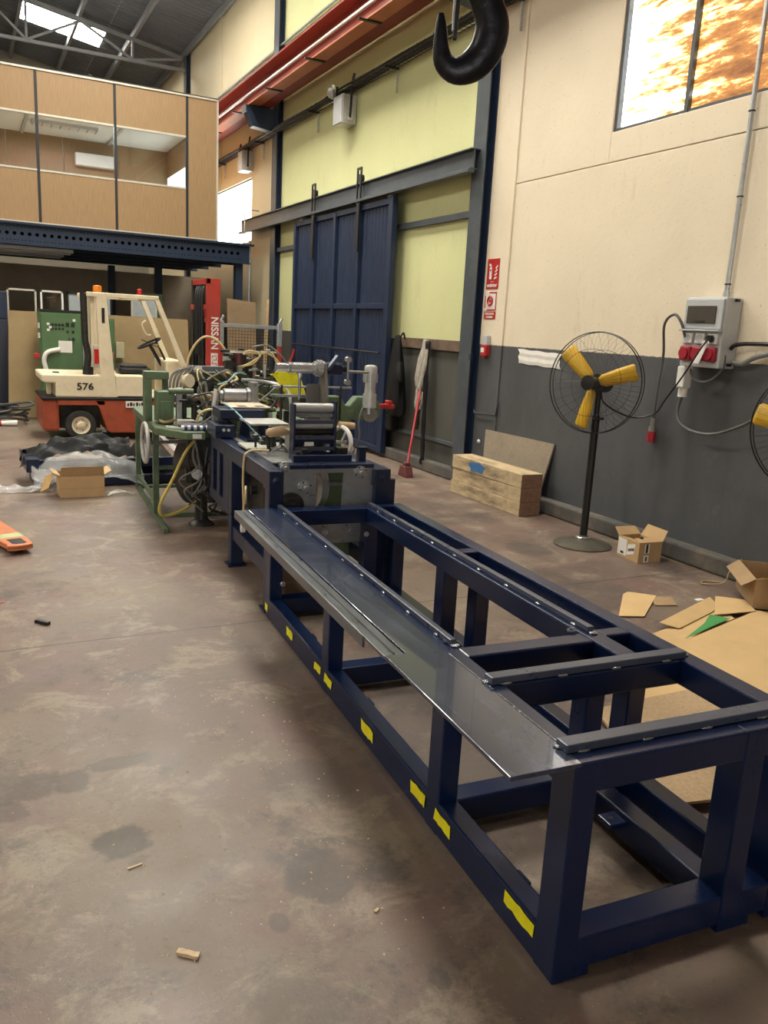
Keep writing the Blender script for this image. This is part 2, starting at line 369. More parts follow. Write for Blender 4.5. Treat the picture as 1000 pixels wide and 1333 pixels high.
# =================================================================== THE BUILDING
XW = 5.15; Y0, Y1 = -9.0, 26.9; XL = -10.0
struct(MB().box(XL-.3, XW+.3, Y0-.3, Y1+.3, -.2, 0).build('floor', floor_mat()))
# right wall, built panel by panel
def wallbox(m, y0, y1, z0, z1, x0=XW, bev=.006): return struct(B('wall_right', m, None, x0, XW+.25, y0, y1, z0, z1, bev))
JZ = 3.247
wallbox(wallA, 7.424, 8.0, 0, 8.3)
wallbox(wallA, 1.2, 7.418, 0, JZ-.003); wallbox(wallA, 6.02, 7.418, JZ+.003, 8.3)
wallbox(wallA, 2.80, 6.02, JZ+.003, 3.50); wallbox(wallA, 2.80, 6.02, 5.75, 8.3); wallbox(wallA, 1.2, 2.80, JZ+.003, 8.3)
wallbox(wallA, Y0, 1.194, 0, 8.3)
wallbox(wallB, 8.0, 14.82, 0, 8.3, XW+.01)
wallbox(wallC, 14.82, 16.42, 0, 8.3); wallbox(wallC, 16.42, 19.2, 0, 3.3); wallbox(wallC, 16.42, 19.2, 4.50, 8.3); wallbox(wallC, 19.2, Y1, 0, 8.3)
struct(B('trim_1', wallA, None, XW-.018, XW+.01, 7.405, 7.437, .14, 8.2, .006))
struct(B('trim_2', wallC, None, XW-.012, XW+.01, 18.6, 18.63, 4.55, 8.2))
struct(B('baseboard_right', curbm, None, XW-.12, XW, Y0, 26.8, 0, .145, .02))
struct(B('wall_back', wallD, None, XL-.25, XW+.25, Y1, Y1+.25, 0, 9.9))
struct(B('wall_front', wallD, None, XL-.25, XW+.25, Y0-.25, Y0, 4.6, 9.9)); struct(B('wall_front', wallD, None, XL-.25, -7.2, Y0-.25, Y0, 0, 4.6)); struct(B('wall_front', wallD, None, -1.2, XW+.25, Y0-.25, Y0, 0, 4.6))
struct(B('wall_left', wallC, None, XL-.25, XL, Y0-.25, Y1+.25, 0, 8.6))
# glowing gate added in the unseen end wall as fill for the foreground
d1 = struct(B('fill_gate_1', slate, None, -7.2, -1.2, Y0-.16, Y0-.10, 0, 4.6))
for i in range(6): B('pane', gatefillm, d1, -7.1+i*.985, -7.1+i*.985+.9, Y0-.10, Y0-.06, .9, 4.5)
# store wall under the mezzanine
struct(B('wall_store', mat('store_wall', (.30, .25, .185), .8, 0, .15, 1.5, dirt=(.18, .15, .11), dirta=.5, dscale=1.2), None, -6, XW-.01, 20.0, 20.15, 0, 2.7))

# roof of corrugated sheet
RZ, SL, XR = 8.05, .17, -2.42
def rz(x): return RZ+SL*(XW-x) if x >= XR else RZ+SL*(XW-XR)-SL*(XR-x)
def corr(x0, x1, y0, y1, name='ceiling'):
    mb = MB(); n = int((y1-y0)/.05)
    vs_ = []
    for i in range(n+1):
        y = y0+(y1-y0)*i/n; dz = .028*(1 if (i//2) % 2 else 0)
        vs_ += [(x0, y, rz(x0)+dz), (x1, y, rz(x1)+dz)]
    mb.add(vs_, [(2*i, 2*i+1, 2*i+3, 2*i+2) for i in range(n)])
    o = mb.build(name, sheet); so = o.modifiers.new('thickness', 'SOLIDIFY'); so.thickness = .02; so.offset = 1
    return struct(o)
SKY_Y = [(22.6, 23.75), (15.9, 17.05), (9.1, 10.25), (11.6, 12.75), (4.4, 5.55)]
SX0, SX1 = 1.54, 3.36
corr(SX1, XW+.3, Y0-.3, Y1+.3); corr(XR, SX0, Y0-.3, Y1+.3); corr(XL-.3, XR, Y0-.3, Y1+.3)
ys = sorted(SKY_Y); e_ = [Y0-.3]+[v for p in ys for v in p]+[Y1+.3]
for a, b in zip(e_[0::2], e_[1::2]): corr(SX0, SX1, a, b)
for i, (a, b) in enumerate(ys):
    struct(MB().slab([(SX0, a, rz(SX0)), (SX1, a, rz(SX1)), (SX1, b, rz(SX1)), (SX0, b, rz(SX0))], .03).build('window_%d' % (i+10), skym))
for a in (2.2, 9.0, 15.8):  # unseen skylights added on the left slope as fill from the left
    struct(MB().slab([(-7.2, a, rz(-7.2)-.06), (-5.4, a, rz(-5.4)-.06), (-5.4, a+1.15, rz(-5.4)-.06), (-7.2, a+1.15, rz(-7.2)-.06)], .03).build('window_%d' % (30+int(a+9)), skym))
for x in (5.05, 3.86, 2.66, 1.46, .26, -.94, -2.2, -3.4, -4.8, -6.2, -7.6, -9):
    struct(MB().box(x-.035, x+.035, Y0, Y1, rz(x)-.16, rz(x)-.01).build('trim_3', roofsteel))
def truss(y, xr=4.97):
    t = struct(B('trim_4', roofsteel, None, XL, xr+.1, y-.035, y+.035, 7.565, 7.635))
    for x0, x1 in ((xr, XR), (XR, XL)): MB().beam((x0, y, rz(x0)-.22), (x1, y, rz(x1)-.22), .08, .08).build('top_chord', roofsteel, t)
    xs = [xr-i*1.15 for i in range(7)]
    for i in range(6):
        a = (xs[i], y, 7.62) if i % 2 else (xs[i], y, rz(xs[i])-.25); b = (xs[i+1], y, rz(xs[i+1])-.25) if i % 2 else (xs[i+1], y, 7.62)
        MB().beam(a, b, .05, .05).build('web_member', roofsteel, t)
        if i % 2: MB().beam((xs[i], y, 7.62), (xs[i], y, rz(xs[i])-.25), .05, .05).build('web_member', roofsteel, t)
truss(21.6); truss(14.82); truss(8.0); truss(1.2)
def column(y):
    c = struct(B('trim_5', slate, None, XW-.10, XW-.085, y-.125, y+.125, 0, 8.0, .003))
    B('web', mezzblue, c, XW-.085, XW+.0, y-.05, y+.05, 0, 8.0); B('flange', mezzblue, c, XW-.012, XW, y-.150, y+.125, 0, 8.0)
    return c
for y in (1.2, 8.01, 14.82, 21.6): column(y)

# windows in the right wall
w1 = struct(B('window_1', slate, None, XW+.03, XW+.10, 2.80, 6.02, 3.50, 3.53)); B('window_frame', slate, w1, XW+.03, XW+.10, 2.80, 6.02, 5.72, 5.75)
for y in (6.0, 5.2, 4.41, 3.62, 2.83): B('mullion', slate, w1, XW+.02, XW+.10, y-.018, y+.018, 3.5, 5.75)
for i in range(4): B('pane', rustm, w1, XW+.06, XW+.075, 2.85+i*.79, 2.85+i*.79+.755, 3.53, 5.72)
w2 = struct(B('window_2', slate, None, XW+.03, XW+.1, 16.42, 19.2, 4.47, 4.5)); B('pane', winm, w2, XW+.05, XW+.07, 16.44, 19.2, 3.3, 4.47)
# fixings on the wall of the door bay
struct(B('trim_6', slate, None, XW-.05, XW+.01, 8.13, 14.7, 2.985, 3.06, .005))
struct(B('trim_7', slate, None, XW-.045, XW+.01, 8.13, 9.83, .385, .425, .004))
tr = thing('door_track', 'grey steel sliding door track running along the yellow wall', 'door track', (XW-.12, 12.2, 3.45))
B('rail', slate, tr, -.055, -.04, -4.22, 4.3, 0, .21, .003); B('flange', slate, tr, -.10, .0, -4.22, 4.3, .0, .012); B('flange', slate, tr, -.10, .13, -4.22, 4.3, .20, .212); B('lower_rail', slate, tr, -.12, -.04, -4.22, 4.3, -.035, .0, .003)
for y in (-4.1, -1.5, 1.2, 3.9): B('bracket', slate, tr, -.04, .125, y-.04, y+.04, .02, .19)
lb = tag(B('timber_board', mat('old_board', (.13, .085, .06), .8, 0, .3, 6, dirt=(.05, .045, .04), dirta=.6, dscale=4), None, XW-.035, XW, 8.15, 9.78, 1.50, 1.625, .004), 'long brown timber board fixed along the wall between door and column', 'board')
Cy('nail_peg', darksteel, lb, (XW-.09, 8.92, 1.60), (XW-.03, 8.92, 1.58), .012)

# sliding door
dr = struct(B('door_2', doorblue, None, XW-.20, XW-.12, 9.82, 9.94, .06, 3.39, .006))
for y in (13.40, 12.55, 11.72, 10.87): B('stile', doorblue, dr, XW-.20, XW-.12, y-.045, y+.045, .06, 3.37, .005)
for z in (.06, 1.98, 3.30): B('rail', doorblue, dr, XW-.19, XW-.125, 9.9, 13.44, z, z+.075, .005)
for a, b in ((9.94, 10.83), (10.91, 11.68), (11.76, 12.51), (12.59, 13.36)):
    mb = MB(); n = int((b-a)/.0265); vs_ = []
    for i in range(n+1):
        y = a+(b-a)*i/n; x = XW-.155 if (i//2) % 2 else XW-.137
        vs_ += [(x, y, .1), (x, y, 3.33)]
    mb.add(vs_, [(2*i, 2*i+1, 2*i+3, 2*i+2) for i in range(n)])
    p = mb.build('corrugated_panel', doorblue, dr); so = p.modifiers.new('t', 'SOLIDIFY'); so.thickness = .004
MB().cyl((XW-.23, 9.95, 1.40), (XW-.23, 13.3, 1.40), .014).build('locking_bar', darksteel, dr)
for y in (12.52, 10.83):
    h = B('hanger', black, dr, XW-.235, XW-.215, y-.045, y+.045, 2.75, 3.40)
    B('hanger_plate', black, h, XW-.235, XW-.215, y-.07, y-.045, 3.40, 3.86); B('hanger_plate', black, h, XW-.235, XW-.215, y+.045, y+.07, 3.40, 3.86); B('hanger_plate', black, h, XW-.235, XW-.215, y-.045, y+.045, 3.83, 3.86)
    Cy('roller', black, h, (XW-.23, y, 3.72), (XW-.17, y, 3.72), .055)
for y in (9.98, 13.2): B('top_guide', alu, dr, XW-.17, XW-.13, y-.05, y+.05, 3.38, 3.46)

# crane runway
cr = thing('crane_runway_beam', 'red steel crane runway beam high along the right wall', 'crane rail', (4.75, 8, 5.39))
B('bottom_flange', craneRed, cr, .0, .20, -17, 16.4, 0, .022); B('bottom_flange', craneOrange, cr, -.20, .0, -17, 16.4, 0, .022); B('web', craneRed, cr, -.012, .012, -17, 16.4, .022, .42); B('top_flange', craneRed, cr, -.20, .20, -17, 16.4, .42, .445); B('rail_head', darksteel, cr, -.03, .03, -17, 16.4, .445, .50)  # orange half: lit tone of the red underside put into its colour
B('conductor_bar', alu, cr, -.30, -.27, -17, 16.4, .07, .10)
for i in range(18): B('bar_bracket', darksteel, cr, -.31, .0, -16+i*1.8-.025, -16+i*1.8+.025, -.02, .0)
for y in (1.2, 8.01, 14.82, 21.6):
    c = struct(MB().prism([(XW-.10, 5.0), (XW-.10, 5.37), (4.50, 5.37), (4.50, 5.30), (4.62, 5.05)], 1, y-.10, y+.10).build('trim_8', mezzblue, bevel=.004))
    B('front_plate', slate, c, 4.485, 4.50, y-.12, y+.12, 5.26, 5.38)
# high light tube up the wall
tag(T('wall_conduit', galv, None, [(XW-.03, -2, 6.42), (XW-.03, 19, 6.42)], .022), 'thin grey conduit high on the wall above the red crane beam', 'conduit')
# cable tray
ct = thing('cable_tray', 'wire cable tray with black cables below the red crane beam', 'cable tray', (XW-.025, 6, 5.0))
for dx in (-.02, -.10, -.18): T('tray_wire', darksteel, ct, [(dx, 0, 0), (dx, 13, 0)], .006, 5)
mb = MB()
for i in range(130): mb.beam((-.18, i*.1, 0), (0, i*.1, 0), .005, .005); 
for i in range(65): mb.beam((-.18, i*.2, 0), (-.18, i*.2, .05), .005, .005)
stuff(mb.build('tray_rungs', darksteel, ct))
for i, (dx, dz, r) in enumerate(((-.05, .022, .02), (-.10, .025, .022), (-.13, .06, .016), (-.07, .06, .017))):
    T('cable', black, ct, [(dx+.012*math.sin(k*1.1+i), k*.65, dz+.008*math.sin(k*2.1+i)) for k in range(21)], r, 6)
for y in (1.5, 4.2, 6.9, 9.6, 12.2): MB().beam((-.20, y, -.02), (.0, y, -.02), .03, .03).build('bracket', darksteel, ct); MB().beam((-.01, y, -.02), (-.01, y, -.30), .03, .015).build('bracket_leg', alu, ct)
# junction boxes on the tray
def jbox(y, z, s, label):
    j = thing('junction_box', label, 'electrical box', (XW, y, z))
    B('enclosure', alu, j, -.22*s, 0, -.16*s, .16*s, -.22*s, .17*s, .008); B('lid', greybox, j, -.235*s, -.22*s, -.15*s, .15*s, -.21*s, .16*s, .004)
    T('cable', black, j, spline([(-.12, -.20*s, -.16*s), (-.14, -.27*s, 0), (-.12, -.24*s, .25*s), (-.1, -.26*s, .42*s)]), .018, 6)
    T('cable', black, j, spline([(-.16, .17*s, -.12*s), (-.16, .24*s, .12*s), (-.12, .30*s, .36*s)]), .018, 6)
    Cy('gland', chrome, j, (-.12, -.22*s, -.16*s), (-.12, -.15*s, -.16*s), .03)
    return j
jb = jbox(11.68, 4.78, 1.0, 'grey junction box with lens lamp hanging below the cable tray')
MB().lathe([(.02, -.06), (.085, -.05), (.10, .0), (.07, .05), (.01, .07)], (-.24, .22, .26), (-1, .3, -.2), 18).build('lamp_head', galv, jb, smooth=True)
jbox(16.5, 4.80, .95, 'small grey junction box above the bright far window')

# =================================================================== MEZZANINE AND OFFICE
YM = 15.4
mz = thing('mezzanine', 'dark blue perforated steel mezzanine deck carrying the office', 'mezzanine', (0, YM, 0))
bmz = B('edge_beam', mezzblue, mz, -6, 4.80, -.02, .0, 2.79, 3.11); B('edge_flange', mezzblue, mz, -6, 4.87, -.09, .06, 3.10, 3.135); B('bottom_flange', mezzblue, mz, -6, 4.80, -.08, .0, 2.775, 2.80)
mb = MB()
for i in range(66):
    x = -2.9+i*.115
    mb.lathe([(.031, 0), (.031, .004)], (x, -.0205, 2.955), (0, -1, 0), 8)
    for dz in (-.105, .105):
        for q in (0, .047): mb.lathe([(.009, 0), (.009, .003)], (x+q, -.0205, 2.955+dz), (0, -1, 0), 5)
stuff(mb.build('perforations', mat('hole_black', (.002, .002, .003), .95, 0, .1, 5, spec=0.), bmz))
B('deck', mezzblue, mz, -6, 4.78, 0.05, 4.55, 2.98, 3.10)
for y in (.9, 1.9, 2.9, 3.9): B('joist', mezzblue, mz, -6, 4.78, y-.04, y+.04, 2.80, 2.98)
for (x, y) in ((4.62, .10), (3.58, 2.3), (2.95, 4.3), (-.6, .1), (-.6, 4.3)): B('post', mezzblue, mz, x-.07, x+.07, y-.07, y+.07, 0, 2.80)
for (y, z, x1) in ((.55, 2.70, 1.75), (1.7, 2.70, 1.7)):
    f = thing('strip_light', 'unlit fluorescent strip light under the mezzanine, %s of two' % ('nearest' if y < 1 else 'farther'), 'light', (x1, YM+y, z))
    B('housing', lampw, f, -2.4, 0, -.06, .06, .04, .10, .006); Cy('tube', gravel, f, (-2.35, -.03, .02), (-.05, -.03, .02), .016); Cy('tube', gravel, f, (-2.35, .03, .02), (-.05, .03, .02), .016)
OX = 4.185
of = thing('office_cabin', 'oak panelled office cabin with glass windows on the mezzanine', 'office', (0, YM, 0))
mull = [4.185, 3.637, 2.418, 1.188, -.03, -1.25]
for i in range(5):
    a, b = mull[i+1]+.02, mull[i]-.02
    if i == 0: B('oak_panel', oak, of, a, b, .0, .05, 3.16, 5.50); continue
    B('oak_panel', oak, of, a, b, 0, .05, 3.16, 3.97); B('oak_panel', oak, of, a, b, 0, .05, 4.85, 5.50)
    wf = B('window_frame', alutrim, of, a, b, -.01, .05, 3.97, 4.00); B('window_head', alutrim, wf, a, b, -.01, .05, 4.83, 4.86); B('pane', glass, wf, a, b, .018, .026, 4.0, 4.83)
for i, x in enumerate(mull[1:]): B('mullion', blacktrim, of, x-.022, x+.022, -.012, .05, 3.15, 5.52)
B('corner_post', alutrim, of, OX-.02, OX+.012, -.012, .05, 3.15, 5.53); B('top_cap', alutrim, of, -1.3, OX+.012, -.02, .06, 5.50, 5.53); B('top_strip', blacktrim, of, -1.3, OX+.015, -.022, .07, 5.53, 5.545); B('base_strip', alutrim, of, -1.3, OX+.012, -.03, .05, 3.135, 3.16)
for i in range(4): B('side_panel', oak, of, OX-.05, OX, .06+i*1.0, 1.04+i*1.0, 3.16, 5.5)
B('rear_window', officewin, of, OX-.06, OX-.05, 1.9, 3.9, 3.6, 4.72)
for i in range(5): B('back_panel', oak, of, -1.3+i*1.1, -.22+i*1.1, 4.0, 4.05, 3.16, 5.5)
B('roof_panel', ceilw, of, -1.3, OX, .06, 4.05, 5.28, 5.33); B('floor_panel', wood, of, -1.3, OX-.05, .06, 4.0, 3.16, 3.18)
for x in (-.4, 1.2, 2.9): B('ceiling_rib', greybox, of, x-.03, x+.03, .1, 4.0, 5.25, 5.28)
for (x, y) in ((.6, 1.2), (2.4, 1.0), (1.9, 2.7)):
    l = B('luminaire', lampw, of, x-.6, x+.6, y-.15, y+.15, 5.22, 5.28)
    for k in range(8): B('louvre', greybox, l, x-.58+k*.165, x-.57+k*.165, y-.14, y+.14, 5.20, 5.225)
ol = bpy.data.lights.new('office_lamp', 'AREA'); ol.energy = 70; ol.size = 1.2; ol.size_y = .3; ol.shape = 'RECTANGLE'; oo = bpy.data.objects.new('office_lamp', ol); COL.objects.link(oo); oo.parent = of; oo.location = (1.9, 2.0, 5.19)
B('notice_board', white, of, .1, .65, 3.95, 3.99, 4.2, 5.0); B('air_conditioner', white, of, 2.2, 3.0, 3.78, 3.98, 4.75, 5.0, .02)
tag(MB().lathe([(.03, 0), (.03, .06), (.045, .06), (.045, .10)], (2.07, YM+.3, 5.545), n=12).build('roof_sensor', blacktrim, smooth=True), 'small black sensor standing on the office roof edge', 'sensor')

# =================================================================== FOREGROUND FRAME
FX, FY, FT = 1.314, 1.4175, .0635
fr = thing('steel_machine_frame', 'long dark blue welded steel machine frame in the foreground with side plate', 'machine frame', (FX, FY, 0), -FT)
Hh, LL, WW = .658, 2.993, .853
PU = [(0, .095), (.70, .79), (1.86, 1.95), (2.90, LL)]
ROWS = [(0, .075), (.585, .665), (.775, WW)]
zb0, zb1, zt0 = .028, .125, .565
for ri, (a, b) in enumerate(ROWS):
    for (u0, u1) in PU:
        B('post', navy, fr, a-.0006, b+.0006, u0-.0006, u1+.0006, 0, Hh-.006 if (ri != 1 or u0 == 0) else zt0+.01, .005)
        if u0 == 0: B('foot', navy, fr, a+.001, b+.045, u0+.001, u1, 0, zb0+.001, .002)
    B('bottom_beam', navy, fr, a, b, .02, LL, .002 if ri == 0 else zb0, zb1, .007)
    B('top_beam', navy, fr, a, b, .02 if ri != 1 else .475, LL, zt0, Hh, .007)
for (u0, u1) in PU:
    for (a, b) in ((.075, .585), (.665, .775)): B('bottom_cross_beam', navy, fr, a-.002, b+.002, u0, u1, zb0, zb1-.001, .006)
tc = [(0, .105, .01, .585), (.47, .565, .075, .585), (.70, .78, .075, .585), (2.89, LL, .075, .585), (0, .105, .585, .775), (.47, .57, .58, .67), (.47, .57, .665, .775), (.735, .80, .665, .775), (1.87, 1.94, .665, .775), (2.93, LL, .665, .775)]
for u0, u1, a, b in tc: B('top_cross_beam', navy, fr, a-.002, b+.002, u0, u1, zt0+.002, Hh-.001, .006)
# flat bars welded on top
bars = [(.055, .080, .80, 2.975), (.612, .640, .775, 2.95)]
for a, b, u0, u1 in bars: B('rail_bar', barm, fr, a, b, u0, u1, Hh, Hh+.022, .003)
for u0, u1, a, b in ((.052, .10, .005, .853), (.475, .52, .03, .80)): B('rail_bar', barm, fr, a, b, u0, u1, Hh, Hh+.024, .003)
def bead(x, y, z, sx, sy):
    mb = MB(); vs_ = []; n = 8
    mb.lathe([(.001, -.5), (.6, -.42), (.95, 0), (.6, .42), (.001, .5)], (0, 0, 0), (1, 0, 0), 8)
    mb.v = [(p[0]*sx+x, p[1]*sy+y, p[2]*.006+z) for p in mb.v]
    return mb.build('weld', weldm, fr, smooth=True)
for i in range(9): bead(.609, .86+i*.24, Hh+.003, .012, .018); bead(.052, .90+i*.24, Hh+.003, .010, .018)
for i in range(4): bead(.06+i*.21, .051, Hh+.003, .04, .007); bead(.08+i*.21, .472, Hh+.003, .04, .007)
for (x, y) in ((.03, .50), (.812, .50), (.626, .76), (.07, .79), (.01, .09)): bead(x, y, Hh+.004, .035, .016)
for (a, b) in ((.12, .42), (.45, .74)): B('weld_seam', weldm, fr, .019, .022, a, b, Hh, Hh+.0022)
# side plate
MB().prism([(-.195, 0), (.018, 0), (.018, LL-.02), (-.12, LL-.02), (-.12, .78), (-.195, .78)], 2, Hh-.012, Hh+.001).build('side_plate', plate_steel, fr, bevel=.002)
B('edge_strip', edge_steel, fr, -.195, -.1235, .785, LL-.02, Hh-.016, Hh-.003, .002); B('edge_strip', edge_steel, fr, -.160, -.155, .79, LL-.10, Hh-.004, Hh+.002); B('edge_angle', edge_steel, fr, -.198, -.190, .97, LL-.02, Hh-.045, Hh-.004)
for u in (.30, 1.05, 1.9, 2.6): B('plate_bracket', navy, fr, -.10, 0, u, u+.01, Hh-.07, Hh-.012)
# floor lugs with bolt holes
def lug(x, y, z=.045, s=1):
    l = B('floor_lug', navy, fr, x, x+.075*s, y, y+.07, z-.02, z, .004)
    MB().lathe([(.009, 0), (.009, .002)], (x+.045*s, y+.035, z-.0005), n=10).build('bolt_hole', black, l)
    return l
lug(.073, .33); lug(.073, 1.62); lug(.073, 2.45); lug(.587, .42, .11, -1); lug(.587, 1.5, .11, -1); lug(.85, 1.0); lug(.85, 2.05)
MB().lathe([(.035, 0), (.035, .02), (.022, .022), (.022, .05), (.008, .05), (.008, .02)], (.545, .16, 0.001), n=16).build('levelling_foot', darksteel, fr, smooth=True)
for (x, y, z) in ((.076, 2.955, .22), (.584, 2.94, .50), (.584, 2.94, .16)): MB().lathe([(.016, 0), (.016, .006), (.010, .008), (.010, .014), (.001, .015)], (x, y-.06, z), (0, -1, 0), 12).build('bolt', steel, fr, smooth=True)
MB().ring((.07, .83, Hh+.006), (0, 0, 1), .018, .006, 18).build('welded_nut', barm, fr, smooth=True); MB().ring((.56, .80, Hh+.004), (0, 0, 1), .014, .005, 18).build('welded_nut', barm, fr, smooth=True)
B('pull_handle', navy, fr, .30, .40, 2.87, 2.89, .60, .612)
# yellow tape strips
def tape(u0, u1, z0, z1, tilt=0.):
    n = 6; vs_ = []
    for i in range(n+1):
        u = u0+(u1-u0)*i/n; w1_ = .004*random.uniform(-1, 1); w2_ = .004*random.uniform(-1, 1); e = .006*random.uniform(-1, 1)
        vs_ += [(-.0025-.002*random.random(), u+e, z0+w1_+tilt*(i/n-.5)), (-.0025-.002*random.random(), u-e, z1+w2_+tilt*(i/n-.5))]
    p = MB().add(vs_, [(2*i, 2*i+1, 2*i+3, 2*i+2) for i in range(n)]).build('yellow_tape', yellow, fr); s_ = p.modifiers.new('t', 'SOLIDIFY'); s_.thickness = .001
    p['label'] = 'torn strip of yellow tape'
for u0, u1, z0, z1, t in ((.10, .255, .072, .115, .0), (.60, .715, .055, .10, .004), (.79, .91, .055, .10, -.004), (1.28, 1.41, .05, .098, .0), (1.79, 1.89, .055, .10, .0), (1.955, 2.05, .06, .098, -.006), (2.42, 2.53, .055, .10, 0), (2.93, 2.985, .04, .085, 0)): tape(u0, u1, z0, z1, t)

# =================================================================== BLUE MACHINE BASE BEHIND THE FRAME
mbse = thing('machine_base', 'dark blue machine base with steel end plate behind the long frame', 'machine', (FX, FY, 0), -FT)
ua, ub, zt = 3.04, 4.80, .865
B('side_rail', navy2, mbse, .02, .11, ua, ub, .76, zt, .006); B('side_rail', navy2, mbse, .68, .79, ua, ub, .76, zt, .006); B('end_rail', navy2, mbse, .02, .79, ub-.08, ub, .45, zt, .006)
for x in (.02, .69):
    for y in (ua, 4.02): B('leg', navy2, mbse, x, x+.09, y, y+.09, .012, .77, .005); B('foot_plate', navy2, mbse, x-.02, x+.11, y-.02, y+.11, 0, .012)
    B('lower_rail', navy2, mbse, x+.01, x+.08, ua+.08, 4.03, .20, .30, .005)
B('cross_rail', navy2, mbse, .10, .70, 4.03, 4.10, .2, .3, .005); B('cross_rail', navy2, mbse, .10, .70, 3.6, 3.66, .2, .26, .005)
B('end_post', navy2, mbse, .02, .10, ua-.012, ua, .30, zt, .003); B('end_post', navy2, mbse, .69, .79, ua-.012, ua, .30, zt, .003); B('outer_post', navy2, mbse, .79, .83, ua+.0, ua+.08, .0, .80, .004)
# cut-out side panel over the far leg
B('side_panel', navy2, mbse, .02, .05, 4.11, 4.30, .43, .77, .003); B('side_panel', navy2, mbse, .02, .05, 4.42, 4.52, .43, .77, .003); B('side_panel', navy2, mbse, .02, .05, 4.66, ub, .43, .77, .003); B('side_panel_rail', navy2, mbse, .02, .05, 4.11, ub, .36, .44, .003); B('inner_panel', navy2, mbse, .20, .22, 4.11, ub-.08, .36, .77)
# steel end plate with window
epz0, epz1, eu = .40, .892, 3.075
ep = B('end_plate', steel, mbse, .10, .322, eu, eu+.02, epz0, epz1)
for q in ((.322, .496, .842, epz1), (.496, .69, epz0, epz1), (.322, .496, epz0, .52)): B('plate_section', steel, ep, q[0], q[1], eu, eu+.02, q[2], q[3])
for (x, z, r) in ((.248, .759, .042), (.60, .845, .040), (.12, .885, .03)):
    h = MB().lathe([(r, 0), (r, .018), (r*.7, .02), (r*.7, .035), (r*.35, .036), (r*.35, .06), (.001, .061)], (x, eu, z), (0, -1, 0), 20).build('shaft_hub', steel, mbse, smooth=True)
    for k in range(4): Cy('hub_bolt', darksteel, h, (x+r*.82*math.cos(k*1.57+.4), eu-.018, z+r*.82*math.sin(k*1.57+.4)), (x+r*.82*math.cos(k*1.57+.4), eu-.026, z+r*.82*math.sin(k*1.57+.4)), r*.13, 6)
MB().lathe([(.075, 0), (.075, .03), (.045, .032), (.045, .045), (.001, .046)], (.165, eu, .655), (0, -1, 0), 22).build('bearing_housing', darksteel, mbse, smooth=True)
for x in (.062, .735): MB().lathe([(.022, 0), (.022, .006), (.001, .012)], (x, ua-.012, .81), (0, -1, 0), 14).build('bolt_cap', navy2, mbse, smooth=True)
for i in range(4): Cy('screw_hole', black, mbse, (.28+i*.035, eu-.001, .882), (.28+i*.035, eu, .882), .004, 8)
# inside: drum wheel, shafts
MB().lathe([(.02, -.03), (.14, -.03), (.155, -.025), (.155, .025), (.14, .03), (.02, .03)], (.44, 3.45, .70), (1, .15, 0), 28).build('pulley_wheel', steel, mbse, smooth=True)
Cy('cross_shaft', steel, mbse, (.1, 3.45, .70), (.69, 3.45, .70), .015); Cy('cross_shaft', darksteel, mbse, (.1, 3.8, .6), (.69, 3.8, .6), .03)
B('inner_gearbox', green, mbse, .47, .66, 3.5, 3.9, .48, .80, .01); B('inner_channel', green, mbse, .53, .57, 3.12, 3.7, .30, .52, .004); B('inner_box', darksteel, mbse, .14, .42, 3.6, 4.0, .34, .72, .01)
lp = B('link_plate', darksteel, mbse, .36, .60, 3.10, 3.12, .44, .50, .003)
for x in (.39, .565): Cy('link_bolt', chrome, lp, (x, 3.07, .47), (x, 3.10, .47), .018, 12)
for k in range(4): MB().beam((.25+k*.09, 3.16, .60-.04*k), (.34+k*.07, 3.3, .40), .03, .03).build('linkage', darksteel, mbse)
# things on the top deck of the base
B('top_tray', navy2, mbse, .10, .69, 3.06, 3.15, .87, .895, .004); B('top_rail_bar', navy2, mbse, .20, .58, 3.16, 3.20, .895, .935, .004); B('stop_post', navy2, mbse, .66, .71, 3.25, 3.30, .865, .96, .004); B('stop_cap', navy2, mbse, .65, .72, 3.24, 3.31, .96, .97)
B('deck_plate', steel, mbse, .11, .68, 3.3, 4.75, .862, .872)
B('control_block', navy2, mbse, -.02, .13, 4.38, 4.7, .87, .965, .008); Cy('push_button', chrome, mbse, (.04, 4.375, .93), (.04, 4.38, .93), .012); Cy('push_button', chrome, mbse, (.075, 4.375, .93), (.075, 4.38, .93), .012)
B('tool_carriage', navy2, mbse, .03, .36, 4.45, 4.75, 1.0, 1.07, .006); B('carriage_stand', navy2, mbse, .20, .26, 4.5, 4.56, .87, 1.0)
B('wide_shelf', alu, mbse, .17, .45, 4.1, 4.45, 1.0, 1.012); B('shelf_column', navy2, mbse, .27, .33, 4.2, 4.28, .87, 1.0, .004); B('shelf_foot', navy2, mbse, .15, .44, 4.12, 4.36, .872, .895)
pp = B('cover_plate', mat('cream_plate', (.55, .47, .36), .5, 0, .1, 9), mbse, .13, .44, 4.55, 4.95, 1.075, 1.082)
B('cover_slot', black, pp, .19, .26, 4.58, 4.66, 1.0825, 1.0835); B('cover_slot', black, pp, .33, .40, 4.58, 4.66, 1.0825, 1.0835)
B('small_plate', mat('pale_plate', (.45, .46, .40), .4, .2, .1, 9), mbse, .06, .36, 3.75, 4.02, .88, .892); 
for (x, y) in ((.13, 3.80), (.26, 3.95)): Cy('knob_stem', black, mbse, (x, y, .89), (x, y, .96), .008); MB().lathe([(.012, 0), (.024, .006), (.024, .02), (.01, .026)], (x, y, .955), n=12).build('knob', black, mbse, smooth=True)
Cy('air_cylinder', alu, mbse, (.35, 3.70, .87), (.35, 3.70, 1.02), .045); Cy('air_cylinder', steel, mbse, (.42, 3.82, .87), (.42, 3.82, .98), .03)
